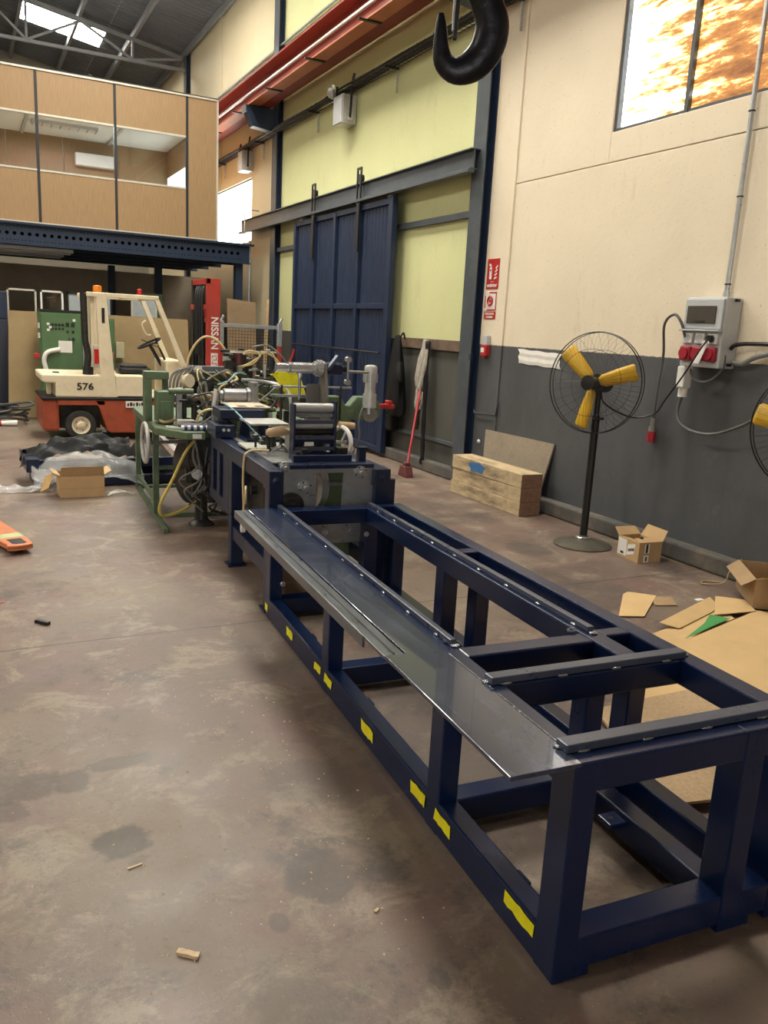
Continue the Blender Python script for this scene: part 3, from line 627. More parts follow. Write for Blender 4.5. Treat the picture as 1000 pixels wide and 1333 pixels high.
MB().lathe([(.012, -.11), (.03, -.09), (.034, 0), (.026, .05), (.034, .08), (.01, .1)], (.27, 3.66, 1.02), (1, .1, .12), 14).build('wooden_grip', tan, mbse, smooth=True)
B('tan_clamp', tan, mbse, .385, .415, 3.63, 3.67, .98, 1.09, .012)
MB().beam((.46, 3.66, .93), (.50, 3.60, 1.08), .012, .012).build('lever', steel, mbse); Cy('lever_ball', black, mbse, (.50, 3.60, 1.07), (.50, 3.60, 1.10), .016)
for k in range(14):
    x = random.uniform(.18, .62); y = random.uniform(3.22, 4.0); h = random.uniform(.03, .11); s_ = random.uniform(.015, .04)
    random.choice([lambda: B('fitting', darksteel, mbse, x-s_, x+s_, y-s_, y+s_, .87, .87+h, .004), lambda: Cy('fitting', darksteel, mbse, (x, y, .87), (x, y, .87+h), s_*.7, 12), lambda: Cy('fitting', steel, mbse, (x, y, .90), (x+.12, y+.02, .90), s_*.5, 10)])()
# cables of the base
T('air_line', hosem, mbse, spline([(.17, 3.60, .90), (.08, 3.62, .90), (.03, 3.62, .885), (.012, 3.62, .85), (.010, 3.64, .70), (.012, 3.62, .55), (.006, 3.60, .44)], 6), .008, 7)
MB().ring((-.005, 3.50, .63), (1, -.25, 0), .055, .007, 24).build('air_line_coil', hosem, mbse, smooth=True)
B('line_connector', paper, mbse, -.012, .020, 3.585, 3.615, .36, .44, .006)
T('air_line', hosem, mbse, spline([(.30, 3.45, .88), (.29, 3.47, .96), (.33, 3.50, .985), (.45, 3.52, .985), (.50, 3.5, .97)], 6), .009, 7)
for k in range(3): T('thin_cable', hosegrey, mbse, spline([(.06+.05*k, 3.7, .90), (.14, 3.60-.04*k, .885), (.24, 3.58, .90+.02*k), (.30, 3.64, .885), (.20+.04*k, 3.74, .90)], 6), .004, 6)
T('blue_air_line', hoseblue, mbse, spline([(.10, 4.7, 1.10), (.14, 4.45, 1.06), (.19, 4.2, .98), (.24, 4.0, .90)], 8), .006, 6)

# roller stand
rs = thing('roller_stand', 'blue ladder-like roller stand with steel rollers on the machine base', 'roller stand', (FX, FY, 0), -FT)
B('side_plate', navy2, rs, .258, .272, 3.36, 3.45, .872, 1.225, .003); B('side_plate', navy2, rs, .530, .544, 3.36, 3.45, .872, 1.245, .003)
for z, m, r in ((1.20, alu, .028), (1.088, alu, .024), (1.155, steel, .014), (1.045, darksteel, .02)): Cy('roller', m, rs, (.272, 3.42, z), (.530, 3.42, z), r)
for z in (1.115, 1.015, .945): B('cross_bar', barm, rs, .272, .530, 3.36, 3.385, z-.012, z+.012, .003)
for z in (.985, .90): B('cross_bar', navy2, rs, .272, .530, 3.40, 3.44, z-.015, z+.015, .003)
B('rating_plate', paper, rs, .33, .39, 3.352, 3.356, .965, .99); B('drip_sheet', steel, rs, .27, .53, 3.44, 3.6, 1.04, 1.046)
# mandrel stand
ms = thing('mandrel_stand', 'polished steel mandrel shaft on a tall plate above the rollers', 'mandrel', (FX, FY, 0), -FT)
MB().prism([(3.55, .872), (3.72, .872), (3.70, 1.47), (3.60, 1.47), (3.55, 1.25)], 0, .530, .548).build('upright_plate', mat('worn_plate', (.20, .185, .165), .45, .4, .2, 8), ms, bevel=.003)
MB().prism([(3.62, .872), (3.75, .872), (3.70, 1.33)], 0, .44, .53).build('gusset', mat('worn_plate2', (.17, .16, .145), .5, .3, .2, 8), ms, bevel=.003)
for a, b, r, m in ((.215, .30, .028, chrome), (.30, .31, .036, steel), (.31, .475, .034, chrome), (.475, .49, .045, steel), (.49, .525, .055, chrome), (.525, .54, .048, steel), (.548, .66, .042, navy2)): Cy('shaft_step', m, ms, (a, 3.65, 1.435), (b, 3.65, 1.435), r, 24)
MB().beam((.55, 3.60, 1.43), (.62, 3.60, 1.52), .018, .05, (0, 1, 0)).build('tilted_arm', barm, ms)
for z0, z1, x in ((1.35, 1.50, .70),): Cy('hand_crank', steel, ms, (x, 3.62, z0), (x, 3.62, z1), .010); Cy('crank_knob', chrome, ms, (x, 3.60, z0), (x, 3.64, z0), .02); Cy('crank_knob', chrome, ms, (x, 3.60, z1), (x, 3.64, z1), .02)
Cy('crank_hub', darksteel, ms, (.655, 3.65, 1.435), (.715, 3.65, 1.435), .022); Cy('cross_spindle', steel, ms, (.69, 3.75, 1.415), (.98, 3.95, 1.40), .010)
Cy('support_rod', steel, ms, (.24, 3.80, 1.30), (.80, 3.80, 1.30), .008); Cy('support_rod', steel, ms, (.40, 3.72, 1.22), (.40, 3.72, 1.38), .010); Cy('rod_knob', chrome, ms, (.40, 3.72, 1.37), (.40, 3.72, 1.395), .016); Cy('support_rod', darksteel, ms, (.30, 3.8, 1.08), (.30, 3.8, 1.31), .010); Cy('support_rod', darksteel, ms, (.72, 3.8, 1.08), (.72, 3.8, 1.31), .010)
B('top_rail', steel, ms, .22, .53, 3.74, 3.80, 1.235, 1.25); B('carriage_block', darksteel, ms, .40, .53, 3.70, 3.9, 1.10, 1.235, .006)

# =================================================================== GREEN MACHINE
gm = thing('green_machine', 'old green industrial machine with worktable, shafts and hoses behind the blue base', 'machine', (FX, FY, 0), -FT)
# floor rails and legs
B('floor_rail', green, gm, -.30, -.26, 5.05, 7.05, 0, .035, .003); B('floor_rail', green, gm, .35, .39, 5.3, 7.05, 0, .035, .003)
for y in (5.66, 6.95): B('cross_rail', green, gm, -.28, .6, y-.02, y+.02, .0, .03, .003); B('leg', green, gm, -.30, -.25, y-.025, y+.025, .03, .80, .003); B('leg', green, gm, .9, .95, y-.025, y+.025, .0, .80, .003)
B('mid_rail', green, gm, -.28, .3, 5.64, 5.68, .42, .45); B('mid_rail', green, gm, -.29, -.26, 5.66, 6.95, .12, .15)
MB().prism([(-.345, 6.75), (-.345, 5.15), (-.15, 4.86), (.0, 4.86), (.0, 5.0), (1.15, 5.0), (1.15, 6.9), (-.2, 6.9)], 2, .79, .85).build('worktable', green, gm, bevel=.006)
B('table_label', paper, gm, -.10, -.03, 4.855, 4.859, .80, .835); B('table_apron', darksteel, gm, -.1, 1.0, 5.1, 5.14, .60, .79)
# hand wheel
hw = MB().ring((-.40, 5.35, .70), (1, .04, 0), .158, .016, 36, 8).build('hand_wheel', alu, gm, smooth=True)
for k in range(3): Cy('wheel_spoke', steel, hw, (-.40, 5.35, .70), (-.40-.04*.15*math.cos(k*2.09), 5.35+.15*math.cos(k*2.09), .70+.15*math.sin(k*2.09)), .009)
Cy('wheel_shaft', steel, gm, (-.38, 5.35, .70), (.10, 5.42, .70), .014)
# dark drive train under the table
MB().lathe([(.03, -.04), (.26, -.04), (.28, -.03), (.28, .03), (.26, .04), (.03, .04)], (.0, 5.55, .42), (1, .3, 0), 32).build('drive_wheel', darksteel, gm, smooth=True)
B('gear_case', darksteel, gm, .05, .40, 5.3, 5.9, .18, .78, .02); B('motor_housing', darksteel, gm, .45, .85, 5.4, 6.0, .10, .55, .03)
MB().lathe([(.11, 0), (.10, .02), (.055, .05), (.05, .26), (.07, .28), (.07, .36), (.04, .38)], (.05, 5.30, .001), n=18).build('pedestal', darksteel, gm, smooth=True)
Cy('drive_shaft', steel, gm, (-.12, 5.28, .40), (.12, 5.28, .40), .011)
for k in range(9):
    x = -.06+.035*k; T('hanging_cable', hosegrey if k % 3 else darksteel, gm, spline([(x, 5.12, .78), (x-.03, 5.10, .62), (x+.05*math.sin(k), 5.12, .42), (x+.06*math.cos(k*2), 5.16, .28), (x+.08, 5.25, .34)], 5), .010 if k % 2 else .007, 6)
for k in range(22):
    x, y, z = random.uniform(-.05, .45), random.uniform(5.1, 5.28), random.uniform(.22, .74); s_ = random.uniform(.015, .045)
    if k % 2: B('drive_part', darksteel, gm, x-s_, x+s_, y-s_, y+s_, z-s_*1.4, z+s_*1.4, .005)
    else: Cy('drive_part', darksteel if k % 4 else steel, gm, (x, y-.05, z), (x+.03, y+.05, z), s_, 12)
for (x, z) in ((.14, .56), (.115, .50), (.13, .44), (.14, .30)): B('white_connector', paper, gm, x-.02, x+.02, 5.02, 5.05, z-.022, z+.022, .006)
T('yellow_hose', hoseyel, gm, spline([(-.06, 5.02, .76), (-.14, 4.99, .66), (-.24, 4.96, .46), (-.33, 4.98, .27), (-.33, 5.0, .175), (-.26, 5.05, .15), (-.12, 5.15, .17), (.02, 5.3, .22)], 8), .013, 8)
# castings, brackets and shafts on the table
B('bracket_top', green, gm, -.37, -.17, 5.58, 5.72, 1.20, 1.265, .006); B('bracket_leg', green, gm, -.37, -.31, 5.58, 5.72, .85, 1.2, .006); B('bracket_leg', green, gm, -.21, -.17, 5.62, 5.72, .85, 1.2, .006)
B('green_housing', green, gm, -.30, -.165, 5.36, 5.55, .85, 1.12, .012); B('housing_recess', green, gm, -.275, -.19, 5.35, 5.36, .86, 1.04, .004)
B('tie_bar', mat('tie_bar', (.14, .15, .18), .4, .3, .2, 9), gm, -.02, .37, 5.55, 5.60, 1.28, 1.325, .004); B('bar_label', paper, gm, .01, .10, 5.546, 5.55, 1.29, 1.32)
for z, a, b, m, r in ((1.235, .04, .52, green, .045), (1.14, .10, .70, green, .055), (1.06, -.12, .30, steel, .022), (1.02, -.1, .4, darksteel, .03), (1.18, .30, .62, teal, .022), (.98, .1, .7, darksteel, .035)): Cy('cross_shaft', m, gm, (a, 5.62, z), (b, 5.66, z), r)
MB().prism([(.45, 1.05), (.62, 1.00), (.86, 1.03), (.84, 1.13), (.70, 1.17), (.48, 1.16)], 1, 5.5, 5.66).build('green_casting', green, gm, bevel=.015)
MB().lathe([(.01, -.03), (.055, -.03), (.06, -.02), (.06, .02), (.055, .03), (.01, .03)], (-.03, 5.5, 1.20), (.6, -1, .1), 24).build('cream_disc', cream, gm, smooth=True)
Cy('grey_drum', mat('drum_grey', (.30, .30, .32), .35, .5, .1, 10), gm, (.16, 4.98, 1.13), (.34, 4.98, 1.13), .055, 24); Cy('drum_flange', steel, gm, (.345, 4.98, 1.13), (.37, 4.98, 1.13), .065, 20); Cy('drum_flange', steel, gm, (.13, 4.98, 1.13), (.155, 4.98, 1.13), .04, 20)
B('drum_stand', steel, gm, .38, .44, 4.95, 5.05, .85, 1.24, .005); B('drum_stand', steel, gm, .08, .12, 4.95, 5.05, .85, 1.15, .005)
MB().lathe([(.03, 0), (.045, .01), (.05, .05), (.03, .08), (.02, .10), (.02, .12)], (.13, 5.42, 1.12), n=14).build('black_knob', black, gm, smooth=True)
B('tan_block', mat('leather_brown', (.22, .14, .09), .7, 0, .2, 12), gm, .0, .30, 5.40, 5.52, 1.045, 1.08, .015)
Cy('white_post', white, gm, (.06, 4.85, 1.05), (.075, 4.85, 1.19), .014)
for k, (x, y, z) in enumerate(((.42, 5.6, 1.37), (.46, 5.62, 1.42), (.38, 5.6, 1.42), (.50, 5.6, 1.36), (.44, 5.58, 1.31))): B('valve_block', darksteel if k % 2 else alu, gm, x-.03, x+.03, y-.03, y+.03, z-.03, z+.03, .006)
MB().lathe([(.03, -.05), (.045, -.045), (.045, .045), (.03, .05)], (.42, 5.56, 1.40), (0, 0, 1), 14).build('solenoid', mat('solenoid_maroon', (.12, .03, .03), .5), gm, smooth=True)
B('column', darksteel, gm, .36, .56, 5.62, 5.80, .85, 1.40, .01); B('column', green, gm, .60, .74, 5.60, 5.74, .85, 1.25, .01); Cy('riser', galv, gm, (.62, 5.45, 1.15), (.62, 5.45, 1.36), .012); Cy('riser', green, gm, (.62, 5.5, .86), (.62, 5.5, 1.2), .02)
T('arched_hose', hosem, gm, spline([(-.02, 5.60, 1.30), (.0, 5.60, 1.40), (.06, 5.60, 1.51), (.145, 5.60, 1.57), (.25, 5.60, 1.53), (.32, 5.60, 1.44), (.345, 5.6, 1.36)], 8), .010, 8)
for k in range(5): T('grey_hose', hosegrey, gm, spline([(-.18+.03*k, 5.5, 1.02), (-.17+.03*k, 5.5, 1.2), (-.12+.035*k, 5.5, 1.28+.01*k), (.0, 5.52, 1.30), (.03, 5.55, 1.26)], 6), .010, 7)
for k in range(2): T('cream_hose', hosem, gm, spline([(.40+.02*k, 5.5, 1.33), (.52, 5.48, 1.36+.02*k), (.58+.01*k, 5.48, 1.44), (.50, 5.5, 1.47-.02*k), (.44, 5.5, 1.44)], 6), .008, 7)
T('cream_hose', hosem, gm, spline([(.60, 5.5, 1.45), (.68, 5.5, 1.46), (.73, 5.5, 1.40), (.75, 5.5, 1.30)], 6), .010, 7); T('cream_hose', hosem, gm, spline([(.60, 5.5, 1.47), (.72, 5.5, 1.42), (.80, 5.52, 1.33)], 6), .008, 7)
T('grey_hose', hosegrey, gm, spline([(.52, 5.5, 1.50), (.66, 5.52, 1.52), (.78, 5.52, 1.44), (.86, 5.55, 1.35)], 6), .008, 7)
T('red_hose', signred, gm, spline([(.74, 5.52, 1.30), (.82, 5.52, 1.32), (.88, 5.52, 1.42), (.90, 5.52, 1.50)], 6), .010, 7)
T('conduit_arch', galv, gm, spline([(.36, 5.2, 1.24), (.55, 5.2, 1.23), (.68, 5.1, 1.20), (.72, 5.0, 1.12), (.72, 4.95, .88)], 8), .014, 8)
T('blue_air_line', hoseblue, gm, spline([(.10, 4.9, 1.22), (.20, 5.0, 1.24), (.30, 5.1, 1.30), (.42, 5.3, 1.28)], 6), .006, 6)
T('cream_hose', hosem, gm, spline([(-.05, 4.98, .92), (-.02, 4.95, .99), (.05, 4.95, 1.02), (.13, 4.98, 1.0)], 6), .010, 7)
for k in range(12): T('machine_cable', [hosegrey, darksteel, hosem, black][k % 4], gm, spline([(random.uniform(-.1, .6), random.uniform(4.95, 5.4), .88), (random.uniform(-.1, .6), 5.1, random.uniform(.95, 1.15)), (random.uniform(0, .7), 5.25, random.uniform(1.0, 1.25)), (random.uniform(.1, .7), 5.4, random.uniform(.95, 1.1))], 6), .007, 6)
for k in range(42):
    x, y = random.uniform(-.12, .85), random.uniform(4.98, 5.75); z = random.uniform(.87, 1.15 if x < .7 else .95); s_ = random.uniform(.015, .045); m = random.choice([darksteel, darksteel, steel, green, black, alu])
    if k % 3 == 0: Cy('machine_part', m, gm, (x, y, .85), (x, y, z), s_*.6, 10)
    elif k % 3 == 1: Cy('machine_part', m, gm, (x-s_*2.5, y, z), (x+s_*2.5, y, z), s_*.6, 12)
    else: B('machine_part', m, gm, x-s_, x+s_, y-s_, y+s_, .85, z, .005)
for k in range(26):
    x, y, z = random.uniform(.30, .66), random.uniform(5.42, 5.62), random.uniform(1.22, 1.48); s_ = random.uniform(.012, .032); m = random.choice([darksteel, black, alu, darksteel, steel])
    if k % 2: B('valve_part', m, gm, x-s_, x+s_, y-s_, y+s_, z-s_, z+s_*1.3, .004)
    else: Cy('valve_part', m, gm, (x-s_*1.5, y, z), (x+s_*1.5, y+.01, z), s_*.6, 10)
for k in range(10):
    x = random.uniform(.0, .7); T('machine_hose', [black, hosegrey, darksteel, hosem][k % 4], gm, spline([(x, 5.3, 1.0), (x+random.uniform(-.1, .1), 5.28, 1.16), (x+random.uniform(-.15, .2), 5.35, random.uniform(1.2, 1.38)), (x+random.uniform(.0, .3), 5.45, random.uniform(1.1, 1.3)), (x+random.uniform(.1, .3), 5.5, 1.05)], 6), random.uniform(.006, .011), 6)
for k in range(16):
    x, z = random.uniform(-.08, .42), random.uniform(.30, .74); T('drive_cable', [black, darksteel, hosegrey][k % 3], gm, spline([(x, 5.06, .78), (x+random.uniform(-.08, .08), 5.05, z), (x+random.uniform(-.12, .12), 5.08, z-.12), (x+random.uniform(-.1, .1), 5.12, max(.12, z-.3))], 5), random.uniform(.006, .012), 6)
for k in range(12):
    x, y = random.uniform(.14, .62), random.uniform(3.5, 4.5); h = random.uniform(.05, .2); Cy('top_fitting', random.choice([darksteel, black, steel]), mbse, (x, y, .872), (x+random.uniform(-.02, .02), y, .872+h), random.uniform(.006, .018), 10)
# yellow rag
yc = MB(); P_ = [(.58, 1.31), (.64, 1.32), (.70, 1.28), (.75, 1.22), (.79, 1.16), (.84, 1.11)]; vs_ = []
for i, (x, z) in enumerate(P_):
    for j in range(5):
        t = j/4-.5; wd = [.04, .08, .12, .125, .10, .05][i]
        vs_.append((x+t*wd*1.3, 5.05+.02*math.sin(i*2+j*1.7), z+t*wd*.9+.012*math.sin(i+j*2)))
yc.add(vs_, [(i*5+j, i*5+j+1, (i+1)*5+j+1, (i+1)*5+j) for i in range(5) for j in range(4)])
yo = yc.build('yellow_rag', cloth_y, smooth=True); yo.location = (FX, FY, 0); yo.rotation_euler = (0, 0, -FT); s_ = yo.modifiers.new('t', 'SOLIDIFY'); s_.thickness = .006; s_ = yo.modifiers.new('s', 'SUBSURF'); s_.levels = s_.render_levels = 2
tag(yo, 'bright yellow rag draped over hoses beside the steel mandrel', 'rag')
# green arm with gear motor, on its own column to the floor
ga = thing('gear_motor_arm', 'green machine arm with upright silver gear motor beside the blue door', 'machine arm', (FX, FY, 0), -FT)
MB().prism([(.90, 1.17), (1.02, 1.17), (1.06, 1.10), (1.10, 1.10), (1.16, 1.17), (1.30, 1.17), (1.36, 1.12), (1.365, 1.02), (1.33, .985), (1.12, .985), (1.12, .90), (.90, .90)], 1, 4.60, 4.72).build('arm_casting', green, ga, bevel=.012)
B('column', green, ga, .92, 1.06, 4.62, 4.78, .03, .92, .01); B('column_foot', green, ga, .86, 1.12, 4.56, 4.84, 0, .03, .004); B('arm_cover', green, ga, 1.09, 1.13, 4.59, 4.60, 1.0, 1.06, .004)
for z0, z1, r, m in ((1.04, 1.09, .025, chrome), (1.09, 1.20, .055, alu), (1.20, 1.23, .045, alu), (1.23, 1.29, .042, alu), (1.29, 1.36, .055, galv), (1.36, 1.40, .052, alu)): Cy('motor_section', m, ga, (1.245, 4.55, z0), (1.245, 4.55, z1), r, 20)
MB().lathe([(.052, 0), (.048, .018), (.025, .028), (.001, .03)], (1.245, 4.55, 1.40), n=20).build('motor_cap', alu, ga, smooth=True)
for k in range(10): B('cooling_fin', alu, ga, 1.243+.057*math.cos(k*.63)-.003, 1.243+.057*math.cos(k*.63)+.003, 4.55+.057*math.sin(k*.63)-.003, 4.55+.057*math.sin(k*.63)+.003, 1.295, 1.355)
MB().lathe([(.06, 0), (.06, .02), (.03, .022), (.03, .04)], (1.27, 4.60, 1.03), (0, -1, 0), 20).build('bearing_cap', steel, ga, smooth=True)
B('red_clamp', signred, ga, 1.37, 1.50, 4.62, 4.70, 1.075, 1.11, .006); B('red_clamp_jaw', signred, ga, 1.44, 1.48, 4.62, 4.70, 1.11, 1.14, .006)
T('motor_cable', hosegrey, ga, spline([(1.20, 4.55, 1.12), (1.16, 4.55, .98), (1.17, 4.55, .86), (1.13, 4.57, .72)], 6), .008, 6)
Cy('wood_roller', tan, ga, (.98, 4.52, .955), (1.11, 4.52, .945), .028); w_ = MB().ring((1.0, 4.50, .82), (1, .35, 0), .12, .018, 28, 8).build('white_wheel', white, ga, smooth=True)
Cy('wheel_axle', steel, ga, (.94, 4.50, .82), (1.04, 4.50, .82), .014)
for k in range(3): Cy('wheel_spoke', white, w_, (1.0, 4.5, .82), (1.0-.33*.11*math.cos(k*2.1), 4.5+.11*math.cos(k*2.1), .82+.11*math.sin(k*2.1)), .008)
# loose tools on the table
def onframe(o): o.location = (FX, FY, 0); o.rotation_euler = (0, 0, -FT); return o
sp_ = thing('spiral_brush', 'blue and white striped spiral hose lying on the green worktable', 'hose', (FX, FY, 0), -FT)
for k in range(9): Cy('white_coil', white if k % 2 == 0 else mat('blue_coil', (.03, .03, .20), .4), sp_, (-.17+k*.024, 4.96, .872), (-.148+k*.024, 4.958, .872), .020, 12)
Cy('blue_nozzle', MAT['blue_coil'], sp_, (.045, 4.955, .875), (.13, 4.93, .885), .022, 12)
tag(onframe(MB().box(-.16, -.02, 5.2, 5.27, .853, .905).build('glue_pack', mat('pack_cream', (.50, .47, .42), .6, 0, .2, 30), bevel=.01)), 'cream packet with yellow mark on the green worktable', 'packet')
tag(onframe(MB().box(-.125, -.085, 5.195, 5.2, .865, .895).build('yellow_label', yellow)), 'yellow label beside the cream packet on the green worktable', 'label')
pl = thing('pliers', 'white handled pliers lying on the left of the green worktable', 'tool', (FX, FY, 0), -FT)
MB().beam((-.26, 5.12, .862), (-.16, 5.02, .862), .02, .012).build('handle', white, pl); MB().beam((-.23, 5.05, .862), (-.16, 5.02, .862), .02, .012).build('handle', white, pl); MB().beam((-.16, 5.02, .862), (-.12, 4.99, .862), .018, .012).build('jaw', steel, pl)
tag(onframe(MB().lathe([(.04, 0), (.15, 0), (.15, .03), (.13, .045), (.05, .045), (.04, .03)], (-.02, 5.12, .851), n=28).build('grey_reel', mat('reel_grey', (.09, .09, .088), .6, 0, .2, 10), smooth=True)), 'dark grey reel lying flat on the green worktable', 'reel')
tag(onframe(T('coiled_rope', tan, None, spline([(-.30, 5.45, .865), (-.26, 5.38, .88), (-.20, 5.42, .90), (-.16, 5.36, .89), (-.24, 5.33, .87), (-.28, 5.37, .885)], 6), .012, 7)), 'tan rope bundle by the green housing on the worktable', 'rope')

# =================================================================== FORKLIFT
fk = thing('forklift', 'cream and orange red forklift parked sideways under the mezzanine', 'forklift', (0, 11.84, 0))
D = 1.10
MB().prism([(1.52, .555), (1.58, .44), (1.68, .13), (1.73, .10), (2.95, .10), (2.95, .555)], 1, .0, D).build('chassis', orange, fk, bevel=.012)
B('counterweight_base', orange, fk, .845, 1.06, .02, D-.02, .125, .555, .035); B('rear_axle_beam', darksteel, fk, 1.05, 1.62, .25, D-.25, .14, .45); B('arch_top', orange, fk, 1.04, 1.66, .0, D, .48, .557, .01)
B('bumper_belt', black, fk, .835, 2.95, -.012, D+.012, .553, .592, .012)
MB().prism([(.845, .88), (.86, .895), (1.62, .895), (1.62, .59), (1.02, .59), (1.02, .78), (.90, .78), (.85, .80)], 1, .0, D).build('counterweight', cream, fk, bevel=.02, seg=3); B('tow_pin', cream, fk, .95, 1.0, .45, .6, .59, .79, .006)
B('engine_hood', cream, fk, 1.80, 2.20, .0, D, .60, .895, .015); B('hood_lip', black, fk, 1.83, 2.19, -.004, .0, .595, .612); B('floor_step', cream, fk, 2.2, 2.75, 0, D, .55, .62, .01)
B('fuel_cap', black, fk, 1.02, 1.10, .3, .42, .895, .91)
for y0, y1 in ((-.006, .07), (D-.07, D+.006)):
    MB().prism([(1.61, .595), (1.815, .595), (1.70, 1.95), (1.565, 1.95)], 1, y0, y1).build('rear_pillar', cream, fk, bevel=.008)
    MB().prism([(2.335, 1.97), (2.40, 1.97), (2.80, 1.02), (2.72, 1.02)], 1, y0, y1).build('front_pillar', cream, fk, bevel=.006)
    MB().prism([(2.72, 1.05), (2.80, 1.05), (2.86, .58), (2.72, .58)], 1, y0, y1).build('cowl_side', cream, fk, bevel=.006)
    B('roof_rail', cream, fk, 1.45, 2.40, y0, y1, 1.94, 2.0, .008)
for x in (1.47, 1.75, 2.02, 2.30): B('roof_bar', cream, fk, x, x+.05, .06, D-.06, 1.95, 1.99, .005)
B('pillar_slot', black, fk, 1.635, 1.675, -.009, -.006, 1.60, 1.80); B('inner_rear_panel', cream, fk, 1.50, 1.56, .08, .5, .9, 1.95, .006)
T('exhaust_pipe', darksteel, fk, [(1.43, .12, .93), (1.47, .12, 1.15), (1.43, .12, 1.35), (1.42, .12, 1.98)], .045, 14); Cy('exhaust_collar', black, fk, (1.46, .12, .89), (1.46, .12, 1.0), .075)
lm = B('tail_lamp', alutrim, fk, 1.52, 1.60, .02, .06, 1.0, 1.30, .008); B('lens', lampred, lm, 1.53, 1.59, .005, .02, 1.05, 1.25, .01)
MB().lathe([(.055, 0), (.06, .03), (.055, .09), (.02, .10)], (1.62, .25, 2.0), n=16).build('amber_beacon', amber, fk, smooth=True); MB().lathe([(.035, 0), (.035, .10), (.02, .11)], (2.25, .6, 1.99), n=14).build('red_beacon', lampred, fk, smooth=True)
seat = B('seat', black, fk, 1.90, 2.35, .32, .78, .895, 1.0, .04); B('seat_cushion', black, seat, 1.92, 2.30, .34, .76, .99, 1.03, .02)
MB().ring((2.36, .50, 1.34), (-.45, 0, .9), .17, .016, 30, 8).build('steering_wheel', black, fk, smooth=True)
Cy('steering_column', black, fk, (2.36, .5, 1.33), (2.58, .5, .95), .025); MB().beam((2.25, .5, 1.39), (2.47, .5, 1.29), .03, .012).build('wheel_spoke', black, fk); Cy('spinner_knob', black, fk, (2.43, .35, 1.34), (2.43, .35, 1.42), .022)
B('dash_cowl', cream, fk, 2.52, 2.78, .12, D-.12, .62, 1.12, .03); MB().beam((2.55, .3, 1.08), (2.44, .28, 1.32), .014, .014).build('lever', black, fk); MB().beam((2.58, .36, 1.08), (2.48, .34, 1.28), .014, .014).build('lever', black, fk); T('grab_handle', cream, fk, spline([(2.40, .96, 1.66), (2.34, .94, 1.60), (2.40, .94, 1.46), (2.47, .96, 1.45)], 5), .012, 7)
def wheel(x, z, r, y, w_):
    t = MB().lathe([(r*.60, 0), (r*.92, 0), (r, w_*.18), (r, w_*.82), (r*.92, w_), (r*.60, w_), (r*.58, w_*.9), (r*.58, w_*.1), (r*.60, 0)], (x, y, z), (0, 1, 0), 36, False).build('tyre', rubber, fk, smooth=True)
    MB().lathe([(r*.62, .004), (r*.60, .0), (r*.52, .004), (r*.48, .03), (r*.30, .035), (r*.28, .012), (r*.12, .0), (r*.10, -.012), (.001, -.014)], (x, y+.004, z), (0, 1, 0), 30, False).build('wheel_rim', cream, t, smooth=True)
    for k in range(5): Cy('wheel_nut', steel, t, (x+r*.36*math.cos(k*1.257), y+.034, z+r*.36*math.sin(k*1.257)), (x+r*.36*math.cos(k*1.257), y+.018, z+r*.36*math.sin(k*1.257)), .012, 6)
wheel(1.335, .205, .205, .01, .15); wheel(1.335, .205, .205, D-.16, .15); wheel(2.72, .26, .26, -.03, .18); wheel(2.72, .26, .26, D-.15, .18)
text('fleet_number', '576', ink, fk, (1.40, -.004, .735), (R(90), 0, 0), .13, .002, sx=1.15)
np_ = B('name_plate', paper, fk, 1.93, 2.24, -.016, -.012, .455, .545)
for k, (a, b) in enumerate(((1.95, 1.975), (1.985, 2.02), (2.03, 2.05), (2.07, 2.10), (2.11, 2.13), (2.14, 2.17), (2.18, 2.22))): B('plate_mark', ink, np_, a, b, -.018, -.016, .475, .515+.012*(k % 2))
mst = B('mast_channel', red, fk, 3.10, 3.30, .10, .17, .06, 2.30, .006); B('mast_channel', darksteel, fk, 3.10, 3.30, .93, 1.0, .06, 2.30, .006)
for y in (.17, .88): B('inner_mast', darksteel, fk, 3.14, 3.27, y, y+.05, .08, 2.24, .004)
B('mast_crown', red, fk, 3.10, 3.16, .10, 1.0, 2.22, 2.30, .006); B('mast_tie', red, fk, 3.08, 3.12, .10, 1.0, 1.86, 1.93, .006); B('mast_tie', red, fk, 3.10, 3.16, .10, 1.0, .3, .4, .006)
MB().prism([(.17, 1.93), (.17, 1.72), (.22, 1.84), (.34, 1.90)], 0, 3.09, 3.11).build('tie_gusset', red, fk)
for y in (.30, .42, .68, .80): Cy('lift_cylinder' if y in (.30, .80) else 'lift_chain', steel if y in (.30, .80) else darksteel, fk, (3.19, y, .1), (3.19, y, 2.15), .032 if y in (.30, .80) else .018)
Cy('lift_cylinder', darksteel, fk, (3.16, .55, .1), (3.16, .55, 1.95), .06); B('cylinder_clamp', mat('clamp_pink', (.45, .25, .25), .5), fk, 3.13, 3.23, .26, .36, 1.68, 1.74, .01)
for y in (.22, .36, .5, .62): T('mast_hose', black, fk, spline([(3.08, y, 1.2), (3.06, y, 1.8), (3.08, y+.03, 2.12), (3.14, y+.06, 2.2)], 6), .018, 7)
B('carriage_plate', darksteel, fk, 3.31, 3.36, .10, 1.0, .15, .65, .005)
for y in (.22, .78): B('fork', darksteel, fk, 3.36, 4.05, y, y+.11, .05, .09, .006); B('fork_shank', darksteel, fk, 3.36, 3.40, y, y+.11, .09, .62, .006)
text('mast_lettering', 'NISSAN', white, fk, (3.215, .097, 1.53), (R(90), R(90), 0), .15, .002, sx=.92)
lg = B('mast_emblem', white, fk, 3.165, 3.265, .096, .099, .98, 1.245)
